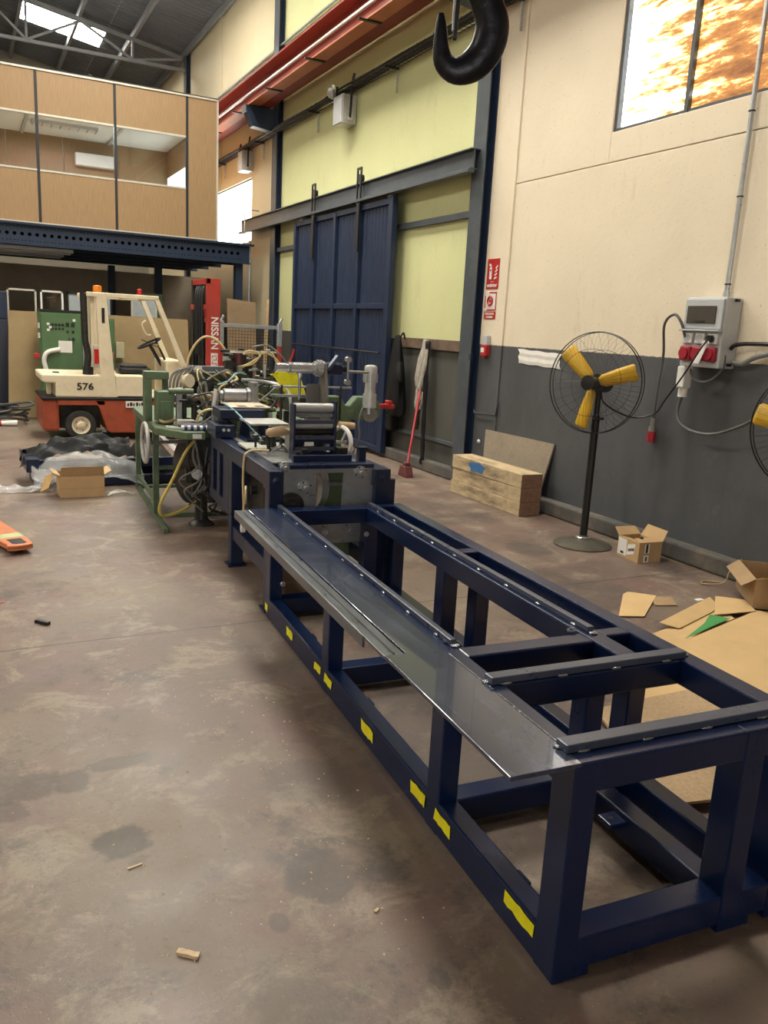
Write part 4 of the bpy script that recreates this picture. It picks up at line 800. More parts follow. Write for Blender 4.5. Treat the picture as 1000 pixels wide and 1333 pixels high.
for a, b, c_, d_ in ((3.18, 3.25, 1.20, 1.21), (3.18, 3.19, 1.17, 1.20), (3.19, 3.25, 1.14, 1.15), (3.24, 3.25, 1.15, 1.19), (3.18, 3.25, 1.09, 1.10), (3.18, 3.19, 1.10, 1.13), (3.18, 3.25, 1.04, 1.05), (3.24, 3.25, 1.05, 1.09), (3.19, 3.24, 1.0, 1.01)): B('emblem_line', red, lg, a, b, .094, .096, c_, d_)

# =================================================================== BACK OF THE HALL
gc = thing('control_cabinet', 'green control cabinet with meters and switches behind the forklift', 'cabinet', (1.0, 13.85, 0))
B('body', cabgreen, gc, 0, .62, .02, .5, .0, 1.72, .01); dr_ = B('door', cabgreen, gc, .02, .60, 0, .02, .10, 1.70, .006); B('roof_lip', black, gc, .0, .62, .0, .5, 1.72, 1.75)
for i in range(4): Cy('meter', black, dr_, (.18+.05*i, -.008, 1.52), (.18+.05*i, 0, 1.52), .022, 12); Cy('meter', black, dr_, (.18+.05*i, -.008, 1.46), (.18+.05*i, 0, 1.46), .018, 12)
for x, z, s_ in ((.40, 1.53, .026), (.48, 1.53, .026), (.40, 1.42, .015), (.48, 1.42, .018), (.48, 1.31, .02), (.42, 1.31, .012)): B('switch', black, dr_, x-s_, x+s_, -.01, 0, z-s_*1.2, z+s_*1.2, .004)
for x, z in ((.12, 1.53), (.12, 1.44), (.15, 1.48), (.50, 1.60)): B('label_plate', white, dr_, x-.02, x+.02, -.004, 0, z-.018, z+.018)
for x, z in ((.07, 1.2), (.05, .9)): pass
B('paper_sheet', paper, dr_, .26, .46, -.01, 0, 1.10, 1.28); T('white_wrap', paper, dr_, spline([(.28, -.02, 1.15), (.10, -.03, 1.10), (.04, -.03, .98), (.06, -.03, .82), (.0, -.03, .70)], 6), .035, 8)
for z in (1.50, 1.35): B('hinge', alu, gc, -.03, .0, .0, .03, z-.04, z+.04)
B('red_tag', signred, gc, -.10, -.02, -.03, -.01, 1.0, 1.08, .01)
gc2 = thing('second_cabinet', 'green control cabinet seen through the forklift cab', 'cabinet', (1.70, 13.9, 0))
B('body', cabgreen, gc2, .0, .42, .02, .5, 0, 1.66, .01); d2 = B('door', cabgreen, gc2, .02, .40, .0, .02, .1, 1.64, .005); B('switch', black, d2, .26, .34, -.01, 0, 1.40, 1.52, .004); B('switch', alu, d2, .27, .33, -.012, -.01, 1.47, 1.50); B('pink_label', mat('pink_label', (.55, .20, .20), .5), d2, .30, .39, -.005, 0, 1.02, 1.13); B('lens_panel', lampred, d2, .02, .08, -.01, 0, .95, 1.15)
tag(MB().slab([(.52, 14.35, .02), (1.12, 14.30, .02), (1.03, 14.6, 1.70), (.60, 14.62, 1.70)], .02).build('plywood_sheet', ply), 'tall plywood sheet leaning left of the green control cabinet', 'plywood')
tag(MB().slab([(1.95, 14.35, .02), (3.45, 14.35, .02), (3.46, 14.65, 1.70), (1.95, 14.65, 1.71)], .02).build('plywood_sheet', ply), 'wide plywood sheet standing behind the forklift cab', 'plywood')
tag(B('cream_switch_box', mat('pale_box', (.50, .46, .30), .5), None, 2.20, 2.33, 14.33, 14.42, 1.02, 1.28, .006), 'pale switch box hung on the wide plywood sheet', 'box')
bd = thing('blue_locker', 'dark blue steel locker at the left edge under the mezzanine', 'locker', (-.45, 14.9, 0))
B('body', mat('locker_blue', (.03, .035, .055), .5, 0, .1, 4), bd, 0, 1.05, .02, .6, 0, 2.0, .01); B('door', MAT['locker_blue'], bd, .02, .50, 0, .02, .05, 1.55, .004); B('door', MAT['locker_blue'], bd, .52, 1.03, 0, .02, .05, 1.55, .004); B('top_panel', mezzblue, bd, .02, 1.03, 0, .02, 1.57, 1.98, .004); B('handle', alu, bd, .55, .57, -.03, 0, .9, 1.1)
fw = thing('window_frame_stack', 'row of grey glazed metal frames leaning above the cabinets', 'frame', (.55, 15.0, 0))
for i, (a, b, m) in enumerate(((.05, .50, alutrim), (.56, .92, white), (.98, 1.32, black), (1.38, 1.72, black), (2.05, 2.5, alutrim))):
    for q in ((a, a+.03, .02, 2.06), (b-.03, b, .02, 2.06)): B('stile', m, fw, q[0], q[1], .0+i*.05, .04+i*.05, q[2], q[3])
    B('head', m, fw, a, b, i*.05, .04+i*.05, 2.03, 2.06); B('pane', mat('milky_pane', (.35, .38, .40), .3, 0, .15, 6) if i in (2, 3, 4) else glass, fw, a+.03, b-.03, .015+i*.05, .025+i*.05, .6, 2.03)
B('bottom_rail', black, fw, .05, 2.5, 0, .24, 0, .02)
gd = thing('green_drill_head', 'green pillar drill head standing behind the wide plywood sheet', 'drill', (3.1, 16.3, 0))
B('column', green, gd, -.06, .06, -.06, .06, .03, 1.7, .01); B('base', green, gd, -.25, .25, -.3, .3, 0, .05, .01); B('head', green, gd, -.20, .25, -.2, .15, 1.65, 2.15, .03)
for x in (-.10, .18): Cy('spindle', darksteel, gd, (x, -.22, 1.62), (x, -.22, 1.45), .07, 16); MB().lathe([(.02, 0), (.09, .02), (.10, .10), (.06, .16)], (x, -.22, 1.36), n=16).build('chuck', darksteel, gd, smooth=True)
# cable pile
for k in range(16):
    cx, cy = .22+random.uniform(-.5, .3), 13.80+random.uniform(-.15, .1); r1, r2 = random.uniform(.25, .5), random.uniform(.12, .25); ph = random.uniform(0, 6); zz = .02+.018*k
    pts = [(cx+r1*math.cos(ph+t*.55)*(1+.1*math.sin(3*t)), cy+r2*math.sin(ph+t*.55), max(.015, zz+.03*math.sin(t*1.3+k))) for t in range(12)]
    o = T('power_cable', [cablegrey, black, cablegrey, hosegrey, rubber][k % 5], None, spline(pts, 3), .018, 6)
    tag(o, 'grey and black power cable in the tangled heap by the plywood', 'cable', 'tangled cables on the floor')
tg = thing('cable_plug', 'white and red plug end lying before the cable heap', 'plug', (.38, 13.42, .046)); Cy('body', white, tg, (0, 0, 0), (.22, 0, .0), .035, 12, .045); Cy('collar', signred, tg, (-.1, 0, 0), (0, 0, 0), .04, 12)

# wire mesh cage
cg = thing('mesh_cage', 'red and grey wire mesh pallet cage behind the machine', 'cage', (3.55, 12.9, 0))
for x in (.03, 1.0): B('post', red, cg, x-.035, x+.035, -.035, .035, 0, 1.35, .006); B('post_top', galv, cg, x-.037, x+.037, -.037, .037, 1.35, 1.72, .006); Cy('post_hook', galv, cg, (x, 0, 1.72), (x+.04, 0, 1.80), .02)
B('top_rail', galv, cg, .03, 1.0, -.02, .02, 1.62, 1.68, .004); B('mid_rail', alutrim, cg, .03, 1.0, -.015, .015, 1.24, 1.27); B('low_rail', red, cg, .03, 1.0, -.02, .02, .1, .16)
mb = MB()
for i in range(19): mb.beam((.07+i*.05, 0, .15), (.07+i*.05, 0, 1.63), .006, .006)
for i in range(30): mb.beam((.05, .004, .17+i*.05), (.98, .004, .17+i*.05), .006, .006)
stuff(mb.build('wire_mesh', darksteel, cg))
tag(MB().slab([(4.05, 14.05, 0.01), (4.55, 14.0, .01), (4.55, 14.2, 2.06), (4.05, 14.25, 2.10)], .02).build('plywood_offcut', mat('ply_dark', (.24, .16, .09), .7, 0, .15, 4)), 'brown plywood offcut standing behind the mesh cage', 'plywood')
tag(MB().beam((4.62, 13.9, .0), (4.74, 14.1, 2.12), .05, .05).build('wood_batten', tan), 'thin wood batten leaning beside the plywood offcut', 'batten')
tag(T('store_pipe', galv, None, [(XW-.06, 16.3, .2), (XW-.06, 16.3, 3.3)], .03), 'vertical grey pipe on the wall at the end of the mezzanine', 'pipe')
tag(T('rail_loop', galv, None, [(4.70, YM, 3.135), (4.70, YM, 3.75), (4.98, YM, 3.75)], .015), 'thin bent handrail pipe at the end of the mezzanine', 'handrail')

# =================================================================== ALONG THE RIGHT WALL
# pedestal fans
def fan(loc, nrm, label, hz=1.37, spin=18, cr_=.405, bs=1.):
    f = thing('pedestal_fan', label, 'fan', loc)
    MB().lathe([(.245*bs, 0), (.245*bs, .012), (.20*bs, .03), (.10*bs, .055), (.05, .065), (.045, .085), (.028, .09)], (0, 0, 0), n=40).build('base', mat('fan_base', (.14, .125, .10), .32, .5, .25, 6), f, smooth=True)
    MB().ring((0, 0, .07), (0, 0, 1), .05, .012, 24).build('base_collar', chrome, f, smooth=True)
    Cy('pole', black, f, (0, 0, .08), (0, 0, hz-.27), .032); Cy('upper_pole', black, f, (0, 0, hz-.28), (0, 0, hz-.02), .024); MB().ring((0, 0, hz-.29), (0, 0, 1), .034, .01, 20).build('pole_clamp', darksteel, f, smooth=True); Cy('clamp_knob', darksteel, f, (.03, 0, hz-.29), (.075, 0, hz-.29), .012, 10)
    n = Vector(nrm).normalized(); a = Vector((0, 0, 1)).cross(n).normalized(); b = n.cross(a)  # a = image right when facing the fan
    c = Vector((0, 0, hz))+n*.10
    Cy('motor', black, f, c-n*.20, c-n*.06, .075, 20)
    MB().lathe([(.001, .03), (.045, .028), (.05, .0), (.05, -.05)], c+n*.05, n, 20).build('hub', black, f, smooth=True)
    for k in range(3):
        t = R(spin+120*k); d = a*math.cos(t)+b*math.sin(t); e = n.cross(d)
        vs_ = []
        for (rr, wd, tw) in ((.05, .035, .35), (.09, .050, .32), (.20, .062, .28), (.355, .068, .24), (.372, .055, .24)):
            ax = (e*math.cos(tw)+n*math.sin(tw))
            for q in (-1, -.33, .33, 1): vs_.append(c+d*rr+ax*wd*q+n*(.012*(1-q*q)))
        o = MB().add(vs_, [(i*4+j, i*4+j+1, i*4+j+5, i*4+j+4) for i in range(4) for j in range(3)]).build('blade', fanyellow, f, smooth=True)
        s_ = o.modifiers.new('t', 'SOLIDIFY'); s_.thickness = .003
        MB().beam(c+d*.04-n*.006, c+d*.14-n*.006, .03, .006, n).build('blade_root', black, o)
    # cage of wire
    for rr, dz, r in ((cr_, 0, .005), (cr_, -.05, .004), (cr_*.66, .075, .0018), (cr_*.66, -.12, .0018)): MB().ring(c+n*(dz), n, rr, r, 56, 5).build('guard_ring', wire, f, smooth=True)
    mb = MB()
    for k in range(60):
        t = 2*math.pi*k/60; d = a*math.cos(t)+b*math.sin(t)
        mb.tube([c+d*cr_, c+d*cr_*.85+n*.05, c+d*cr_*.5+n*.09, c+d*.06+n*.105], 0.0009, 4)
        if k % 2 == 0: mb.tube([c+d*cr_-n*.05, c+d*cr_*.8-n*.10, c+d*cr_*.4-n*.15, c+d*.08-n*.17], .0009, 4)
    stuff(mb.build('guard_wires', wire, f))
    MB().lathe([(.06, 0), (.06, .006), (.001, .012)], c+n*.105, n, 20).build('guard_badge', black, f, smooth=True)
    return f
fan((4.60, 5.20, 0), (-.93, -.37, .03), 'black pedestal fan with three yellow blades by the grey wall', 1.37, 18)
fan((4.44, 3.06, .026), (-.93, -.37, .0), 'second pedestal fan cut off at the right edge of the picture', 1.24, 50, .385, .5)

# electrical box
eb = thing('socket_box', 'grey wall power socket box with three red sockets', 'electrical box', (XW, 4.55, 1.55))
bx = -.17
B('body', greybox, eb, bx, 0, -.185, .195, 0, .52, .012); cv = B('front_plate', greybox, eb, bx-.02, bx, -.175, .185, .285, .505, .006); B('smoked_window', smoke, cv, bx-.03, bx-.02, -.12, .155, .325, .455, .008); B('window_latch', black, cv, bx-.034, bx-.03, -.03, .06, .335, .345)
B('hood', greybox, eb, bx-.05, bx, -.185, .20, .268, .282, .003)
for y in (.13, .01, -.11):
    s_ = B('schuko_socket', white, eb, bx-.022, bx, y-.045, y+.045, .175, .255, .006); Cy('socket_face', greybox, s_, (bx-.024, y, .215), (bx-.022, y, .215), .032, 18)
for y in (.13, .01, -.11):
    s_ = B('red_socket', socket_red, eb, bx-.035, bx, y-.055, y+.05, .045, .155, .012); Cy('socket_lid', socket_red, s_, (bx-.05, y, .10), (bx-.035, y, .10), .042, 18)
Cy('black_plug', black, eb, (bx-.06, -.11, .215), (bx-.02, -.11, .215), .026, 14)
MB().slab([(bx-.062, -.075, .20), (bx-.062, -.125, .20), (bx-.075, -.065, .03), (bx-.075, -.005, .03)], .002).build('paper_tag', paper, eb)
B('bottom_socket', white, eb, bx-.01, bx+.08, .12, .20, -.17, 0, .012); MB().cyl((bx+.04, .16, -.24), (bx+.04, .16, -.15), .036, 14).build('bottom_plug', white, eb, smooth=True)
for z in (0.02, .49): B('mount_lug', black, eb, -.09, -.05, -.20, -.185, z, z+.02)
cn = thing('conduit_pipe', 'galvanised conduit pipe rising from the socket box to the roof', 'conduit', (XW-.045, 4.49, 2.07)); Cy('pipe', galv, cn, (0, 0, 0), (0, 0, 5.4), .019)
for z in (.10, .72, 1.30, 2.6): MB().ring((0, 0, z), (0, 0, 1), .020, .006, 16).build('clip', darksteel, cn, smooth=True)
Cy('coupling', alu, cn, (0, 0, 0), (0, 0, .05), .026)
bxw = XW-.17
tag(T('power_lead', cablegrey, None, spline([(bxw-.02, 4.70, 1.77), (bxw-.04, 4.74, 1.88), (bxw-.03, 4.83, 1.94), (bxw, 4.95, 1.86), (XW-.06, 5.03, 1.62), (XW-.05, 5.06, 1.30), (XW-.05, 5.06, 1.08)], 8), .011, 8), 'grey power lead looping out of the socket box to hanging plug', 'cable')
rp = thing('hanging_plug', 'grey plug with red cap hanging from the looped lead', 'plug', (XW-.05, 5.06, .90)); Cy('collar', hosegrey, rp, (0, 0, .10), (0, 0, .20), .022, 14); Cy('body', hosegrey, rp, (0, 0, .08), (0, 0, .13), .032, 14); Cy('red_cap', socket_red, rp, (0, 0, 0), (0, 0, .09), .037, 16)
tag(T('fan_lead', black, None, spline([(bxw-.06, 4.44, 1.765), (bxw-.10, 4.48, 1.66), (bxw-.08, 4.60, 1.50), (bxw-.02, 4.82, 1.28), (XW-.06, 5.05, 1.14), (XW-.15, 5.22, 1.09), (4.72, 5.25, 1.20), (4.66, 5.24, 1.33)], 8), .007, 6), 'thin black lead from the socket box to the nearer fan', 'cable')
tag(T('low_cable', cablegrey, None, spline([(bxw+.04, 4.71, 1.32), (bxw+.02, 4.72, 1.20), (bxw, 4.66, 1.11), (bxw, 4.52, 1.06), (bxw-.02, 4.30, 1.07), (bxw-.05, 4.05, 1.16), (4.86, 3.72, 1.3), (4.86, 3.4, 1.2)], 8), .012, 8), 'thick grey cable drooping below the socket box to the right fan', 'cable')
tag(T('short_loop', cablegrey, None, spline([(bxw+.05, 4.67, 1.53), (bxw+.03, 4.62, 1.47), (bxw+.02, 4.52, 1.44), (bxw+.02, 4.42, 1.47), (bxw+.06, 4.37, 1.56), (bxw+.06, 4.37, 1.65)], 8), .009, 7), 'short black cable loop hanging directly under the socket box', 'cable')
tag(T('side_pipe', hosegrey, None, spline([(XW-.05, 4.33, 1.60), (XW-.06, 4.24, 1.60), (XW-.06, 4.1, 1.66), (XW-.04, 3.8, 1.70), (XW-.04, 2.6, 1.70)], 6), .02, 8), 'grey pipe running right from the socket box along the wall', 'pipe')
tag(T('top_pipe', darksteel, None, spline([(XW-.08, 4.35, 1.70), (XW-.08, 4.28, 1.735), (XW-.05, 4.0, 1.745), (XW-.04, 2.6, 1.75)], 6), .016, 8), 'dark pipe on the paint line right of the socket box', 'pipe')

# signs
def sign(y0, y1, z0, z1, label): return thing('wall_sign', label, 'sign', (XW, (y0+y1)/2, (z0+z1)/2))
RT = (R(90), 0, R(-90))
s1 = sign(7.55, 7.85, 2.20, 2.52, 'upper red fire extinguisher sign on the wall beside the column')
B('panel', signred, s1, -.006, -.001, -.115, .115, -.16, .16, .003)
B('cylinder_mark', white, s1, -.009, -.006, .02, .065, -.055, .07, .004); B('neck_mark', white, s1, -.009, -.006, .035, .05, .07, .10); B('hose_mark', white, s1, -.009, -.006, .05, .075, .085, .11); B('cylinder_spot', signred, s1, -.0095, -.009, .03, .055, .03, .05)
for k in range(4): MB().beam((-.008, -.03-.008*k, -.05+.035*k), (-.008, -.075-.004*k, -.035+.04*k), .004, .016, (0, 0, 1)).build('flame_mark', white, s1)
text('sign_lettering', 'extintor', white, s1, (-.008, 0, -.118), RT, .058, .001); text('small_lettering', 'fuego', mat('sign_pink', (.65, .25, .22), .5), s1, (-.008, 0, -.080), RT, .028, .001)
s2 = sign(7.58, 7.83, 1.89, 2.17, 'lower white and red fire alarm sign above the call point')
B('panel', white, s2, -.006, -.001, -.11, .11, -.06, .145, .003); B('lower_panel', signred, s2, -.006, -.001, -.11, .11, -.15, -.068, .003)
for q in ((-.11, -.095, -.05, .14), (.095, .11, -.03, .10), (-.11, .03, .125, .14), (-.10, .06, -.055, -.043)): B('border_mark', signred, s2, -.008, -.006, q[0], q[1], q[2], q[3])
MB().ring((-.008, .005, .045), (1, 0, 0), .045, .014, 20, 5).build('bell_mark', signred, s2, smooth=True); Cy('bell_core', signred, s2, (-.009, .005, .045), (-.006, .005, .045), .018, 14)
text('sign_lettering', 'PULSADOR', white, s2, (-.008, 0, -.092), RT, .034, .001); text('sign_lettering', 'ALARMA', white, s2, (-.008, 0, -.128), RT, .034, .001)
ap = thing('alarm_call_point', 'red and white alarm call point below the fire signs', 'alarm', (XW, 7.70, 1.55))
B('red_base', signred, ap, -.06, 0, -.055, .055, -.07, .05, .01); B('white_top', greybox, ap, -.05, 0, -.05, .05, .05, .155, .008); B('label', white, ap, -.063, -.06, -.02, .04, -.03, .02); Cy('button', signred, ap, (-.03, 0, -.09), (-.03, 0, -.07), .02, 12)
tag(T('wall_hook_rail', slate, None, [(XW-.02, 7.85, .87), (XW-.03, 7.83, .84), (XW-.03, 7.40, .86), (XW-.02, 7.38, 1.0)], .009), 'thin bent grey rod fixed to the dark wall below the call point', 'rod')
tag(MB().lathe([(.02, 0), (.03, .01), (.01, .03)], (XW, 7.72, .52), (-1, 0, 0), 10).build('wall_eye', galv, smooth=True), 'small metal eye on the dark wall above the timbers', 'hook')
tag(B('blue_switch', mezzblue, None, XW-.12, XW-.09, 7.84, 7.885, 1.42, 1.50, .005), 'small blue switch on the side of the wall column', 'switch')
# torn paper strip
mb = MB(); vs_ = []; n = 14
for i in range(n+1):
    y = 7.10-i*.05; j = .02*random.uniform(-1, 1)*(1 if i in (0, n) else .2)
    for k, z in enumerate((1.44, 1.475, 1.51, 1.545, 1.585)): vs_.append((XW-.004-.004*(k % 2), y+(.025*random.uniform(-1, 1) if i in (0, n) else 0), z-.02*i/n+.004*math.sin(i*1.2)))
mb.add(vs_, [(i*5+j, i*5+j+1, (i+1)*5+j+1, (i+1)*5+j) for i in range(n) for j in range(4)])
o = mb.build('torn_paper', paper); s_ = o.modifiers.new('t', 'SOLIDIFY'); s_.thickness = .002; tag(o, 'torn white paper strip stuck on the dark wall behind the fan', 'paper')

# coat, straps and broom
mb = MB(); vs_ = []; prof = [(1.66, .02, .05), (1.60, .05, .07), (1.45, .08, .10), (1.25, .13, .13), (1.05, .17, .14), (.85, .19, .15), (.70, .20, .15), (.62, .19, .14), (.60, .10, .08)]
for i, (z, ry, rx) in enumerate(prof):
    for j in range(18):
        t = 2*math.pi*j/18; k = 1+.14*math.sin(3*t+i*.6)+.08*math.sin(7*t+i)
        vs_.append((XW-.15+rx*.65*math.cos(t)*k, 9.56+ry*1.15*math.sin(t)*k, z+.01*math.sin(5*t)))
mb.add(vs_, [(i*18+j, i*18+(j+1) % 18, (i+1)*18+(j+1) % 18, (i+1)*18+j) for i in range(len(prof)-1) for j in range(18)]+[tuple(range(17, -1, -1)), tuple((len(prof)-1)*18+j for j in range(18))])
co = mb.build('hanging_coat', blackcloth, smooth=True); s_ = co.modifiers.new('s', 'SUBSURF'); s_.levels = s_.render_levels = 1; tag(co, 'black work coat hanging on the edge of the blue door', 'coat')
T('sleeve', blackcloth, co, spline([(XW-.20, 9.40, 1.30), (XW-.22, 9.34, 1.16), (XW-.22, 9.32, 1.06)], 4), [.05]*8+[.045], 10); T('hanging_loop', blackcloth, co, spline([(XW-.12, 9.56, 1.62), (XW-.07, 9.58, 1.68), (XW-.04, 9.58, 1.60)], 4), .012, 6)
tag(B('coat_pocket_rag', blackcloth, None, XW-.20, XW-.06, 9.56, 9.74, .40, .62, .03), 'short black cloth hanging below the work coat', 'cloth')
sg = thing('lifting_slings', 'grey and black lifting slings hanging on the timber board', 'strap', (XW-.08, 8.92, 1.60))
def strap(pts, wd, m, nm='strap'):
    P = spline(pts, 6); vs_ = []
    for i, p in enumerate(P):
        vs_ += [p+Vector((.004*math.sin(i), -wd*.75, 0)), p+Vector((-.004*math.sin(i)-.01, wd*.75, 0))]
    o = MB().add(vs_, [(2*i, 2*i+1, 2*i+3, 2*i+2) for i in range(len(P)-1)]).build(nm, m, sg, smooth=True); s_ = o.modifiers.new('t', 'SOLIDIFY'); s_.thickness = .008
strap([(-.01, .0, 0), (-.03, .06, -.15), (-.05, .12, -.42), (-.04, .10, -.55), (-.05, .03, -.60), (-.05, -.02, -.45), (-.03, -.06, -.2), (-.01, 0, 0)], .05, strapm); strap([(-.02, .0, .02), (-.04, .03, -.25), (-.06, .08, -.50), (-.05, .02, -.62)], .06, strapm)
strap([(-.04, .06, -.55), (-.05, .08, -.75), (-.05, .05, -.86), (-.05, .0, -.80), (-.04, -.02, -.62)], .05, strapm); strap([(-.03, .02, -.6), (-.045, .03, -.8), (-.04, .05, -.95), (-.04, .05, -1.10)], .06, blackcloth)
strap([(-.01, -.05, 0), (-.03, -.09, -.4), (-.03, -.10, -.9), (-.03, -.11, -1.2), (-.03, -.12, -1.42), (-.03, -.10, -1.52)], .05, blackcloth)
bp, bt = Vector((4.62, 8.45, .03)), Vector((5.06, 8.98, 1.10))
br = thing('broom', 'red handled broom leaning against the wall under the slings', 'broom', bp); dv = bt-bp
Cy('handle', broomred, br, dv*.10, dv, .015); MB().prism([(-.11, -.028), (.12, -.028), (.07, .10), (-.06, .10)], 0, -.05, .05).build('bristles', bristle, br, bevel=.01); B('ferrule', mat('ferrule', (.10, .03, .03), .5), br, -.03, .04, -.03, .05, .09, .14, .01)

# timbers
for i in range(3):
    t = thing('timber_beam', ['bottom timber beam of the stack against the right wall', 'middle timber beam of the stack against the right wall', 'top timber beam with blue paint mark, on the stack'][i], 'timber', (4.69, 6.25, i*.139), R([.4, -.3, .2][i]), 'stacked timber beams')
    b = B('beam', wood, t, 0, .25, 0, 1.27, .001, .138, .006); B('end_grain', woodend, t, .002, .248, -.003, 0, .004, .135)
    if i == 2:
        mb = MB(); n = 14; pts = [(.79+.15*math.cos(2*math.pi*k/n)*(1+.25*math.sin(k*2.3)), .070+.055*math.sin(2*math.pi*k/n)*(1+.2*math.sin(k*1.7))) for k in range(n)]
        mb.prism(pts, 0, -.0025, .001).build('blue_mark', bluepaint, t)
tag(MB().slab([(5.035, 6.42, .15), (5.035, 7.45, .15), (5.13, 7.58, .68), (5.13, 6.36, .69)], .018).build('chipboard_offcut', chip), 'grey brown chipboard panel leaning on the wall behind the timbers', 'board')

# small cardboard box by the fan
def carton(name, label, loc, rz_, w_, d_, h_, m, flaps, t=.005):
    c = thing(name, label, 'cardboard box', loc, rz_)
    B('bottom', m, c, 0, w_, 0, d_, .001, t)
    B('side', m, c, 0, t, 0, d_, t, h_); B('side', m, c, w_-t, w_, 0, d_, t, h_); B('side', m, c, t, w_-t, 0, t, t, h_); B('side', m, c, t, w_-t, d_-t, d_, t, h_)
    for (p, q, n_, up, ln) in flaps:
        p, q = Vector(p), Vector(q); o = Vector(n_)*ln*math.cos(R(up))+Vector((0, 0, 1))*ln*math.sin(R(up)); k = (q-p).normalized()*ln*.12
        MB().slab([p, q, q+o-k, p+o+k], .004).build('flap', m, c)
    return c
cb = carton('cardboard_box', 'small open cardboard box with shipping labels beside the fan', (4.655, 4.60, 0), R(-6), .22, .27, .165, card,
    [((0, .27, .165), (.22, .27, .165), (0, 1, 0), 35, .09), ((.22, 0, .165), (.22, .27, .165), (1, 0, 0), 60, .10), ((0, 0, .165), (0, .27, .165), (1, 0, 0), -12, .10), ((0, 0, .165), (.22, 0, .165), (0, 1, 0), 10, .09)])
B('shipping_label', paper, cb, -.002, -.0003, .155, .262, .02, .155); B('label_print', ink, cb, -.003, -.002, .185, .225, .03, .05)
MB().slab([(-.001, .06, .06), (-.001, .15, .03), (-.001, .14, .12), (-.001, .05, .145)], .001).build('shipping_label', paper, cb); 
for k in range(6): MB().slab([(-.0022, .060+.013*k, .085-.004*k), (-.0022, .068+.013*k, .083-.004*k), (-.0022, .066+.013*k, .108-.004*k), (-.0022, .058+.013*k, .110-.004*k)], .0006).build('barcode_bar', ink, cb)
for q in ((.055, .065, .075, .15), (.085, .10, .075, .15), (.05, .10, .0, .06)): B('white_print', paper, cb, q[0], q[1], -.0025, -.0005, q[2]+.005, q[3]+.002)
B('dark_print', ink, cb, .066, .085, -.003, -.001, .085, .15); B('dark_print', ink, cb, .068, .082, -.0035, -.0025, .015, .05)
tag(MB().lathe([(.02, 0), (.022, .06), (.012, .08)], (4.72, 4.66, .12), (.3, .2, 1), 10).build('black_fitting', black, smooth=True), 'black plastic fitting poking out of the small open box', 'fitting')
# flat cardboard
def flat(name, pts, z, label, m=card2, t=.005, cat='cardboard'):
    n = len(pts); c = sum((Vector((p[0], p[1], 0)) for p in pts), Vector())/n
    vv = [(p[0], p[1], (p[2] if len(p) > 2 else z)) for p in pts]
    o = MB().slab(vv, t).build(name, m); return tag(o, label, cat)
flat('cardboard_piece', [(3.60, 3.66), (3.76, 3.60), (4.16, 3.90), (4.02, 4.03), (3.95, 4.0)], .006, 'lone torn cardboard piece on the floor in front of the carton')
B('white_patch', paper, flat('cardboard_strip', [(3.68, 3.40, .045), (3.78, 3.33, .02), (4.36, 3.53, .02), (4.40, 3.66, .05)], .02, 'folded pale cardboard strip beside the large flat sheet'), 4.3, 4.36, 3.66, 3.70, .03, .036)
flat('cardboard_piece', [(3.42, 3.30), (3.50, 3.12), (4.30, 3.36), (4.36, 3.52)], .012, 'torn cardboard sheet with green print under the large flat sheet')
flat('green_printed_strip', [(3.66, 3.17), (4.22, 3.33), (4.15, 3.43), (3.98, 3.32)], .034, 'green printed cardboard strip showing beside the large flat sheet', greenprint, .002)
flat('cardboard_piece', [(4.18, 3.42, .03), (4.52, 3.38, .03), (4.62, 3.56, .04), (4.48, 3.68, .04)], .02, 'pale cardboard flap lying against the big brown carton')
flat('cardboard_sheet', [(2.62, 1.1, .022), (4.9, 1.0, .022), (4.78, 3.18, .024), (4.55, 3.40, .024), (3.40, 3.09, .024), (2.75, 2.60, .024)], .022, 'large flat tan cardboard sheet on the floor right of the frame')
flat('chipboard_sheet', [(2.22, 1.9), (2.9, 1.75), (3.24, 2.62), (2.50, 2.62)], .034, 'speckled tan board lying under the right side of the frame', mat('tan_chip', (.40, .28, .165), .8, 0, .2, 70, .1, 80), .012, 'board')
flat('cardboard_piece', [(3.06, 2.28), (3.18, 2.24), (3.42, 2.70), (3.28, 2.76)], .050, 'narrow cardboard strip beside the speckled board under the frame')
flat('wrapping_piece', [(4.0, 3.75), (4.15, 3.70), (4.25, 3.85), (4.10, 3.90)], .004, 'thin brown cardboard scrap behind the folded strip', cardin)
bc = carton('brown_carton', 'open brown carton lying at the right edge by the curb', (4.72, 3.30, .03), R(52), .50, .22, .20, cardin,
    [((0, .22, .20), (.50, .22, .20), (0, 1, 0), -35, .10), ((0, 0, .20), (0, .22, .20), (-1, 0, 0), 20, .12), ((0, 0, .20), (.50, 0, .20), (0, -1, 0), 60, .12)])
tag(T('loose_string', tan, None, spline([(4.92, 3.86, .22), (4.86, 3.90, .12), (4.84, 3.92, .03), (4.72, 4.0, .01), (4.80, 4.06, .008), (4.90, 3.98, .008)], 6), .005, 5), 'loose tan string hanging off the corner of the brown carton', 'string')
tag(MB().beam((5.00, 3.62, .28), (5.06, 3.75, .46), .012, .006).build('wood_sliver', tan), 'thin pale sliver sticking up behind the brown carton', 'stick')

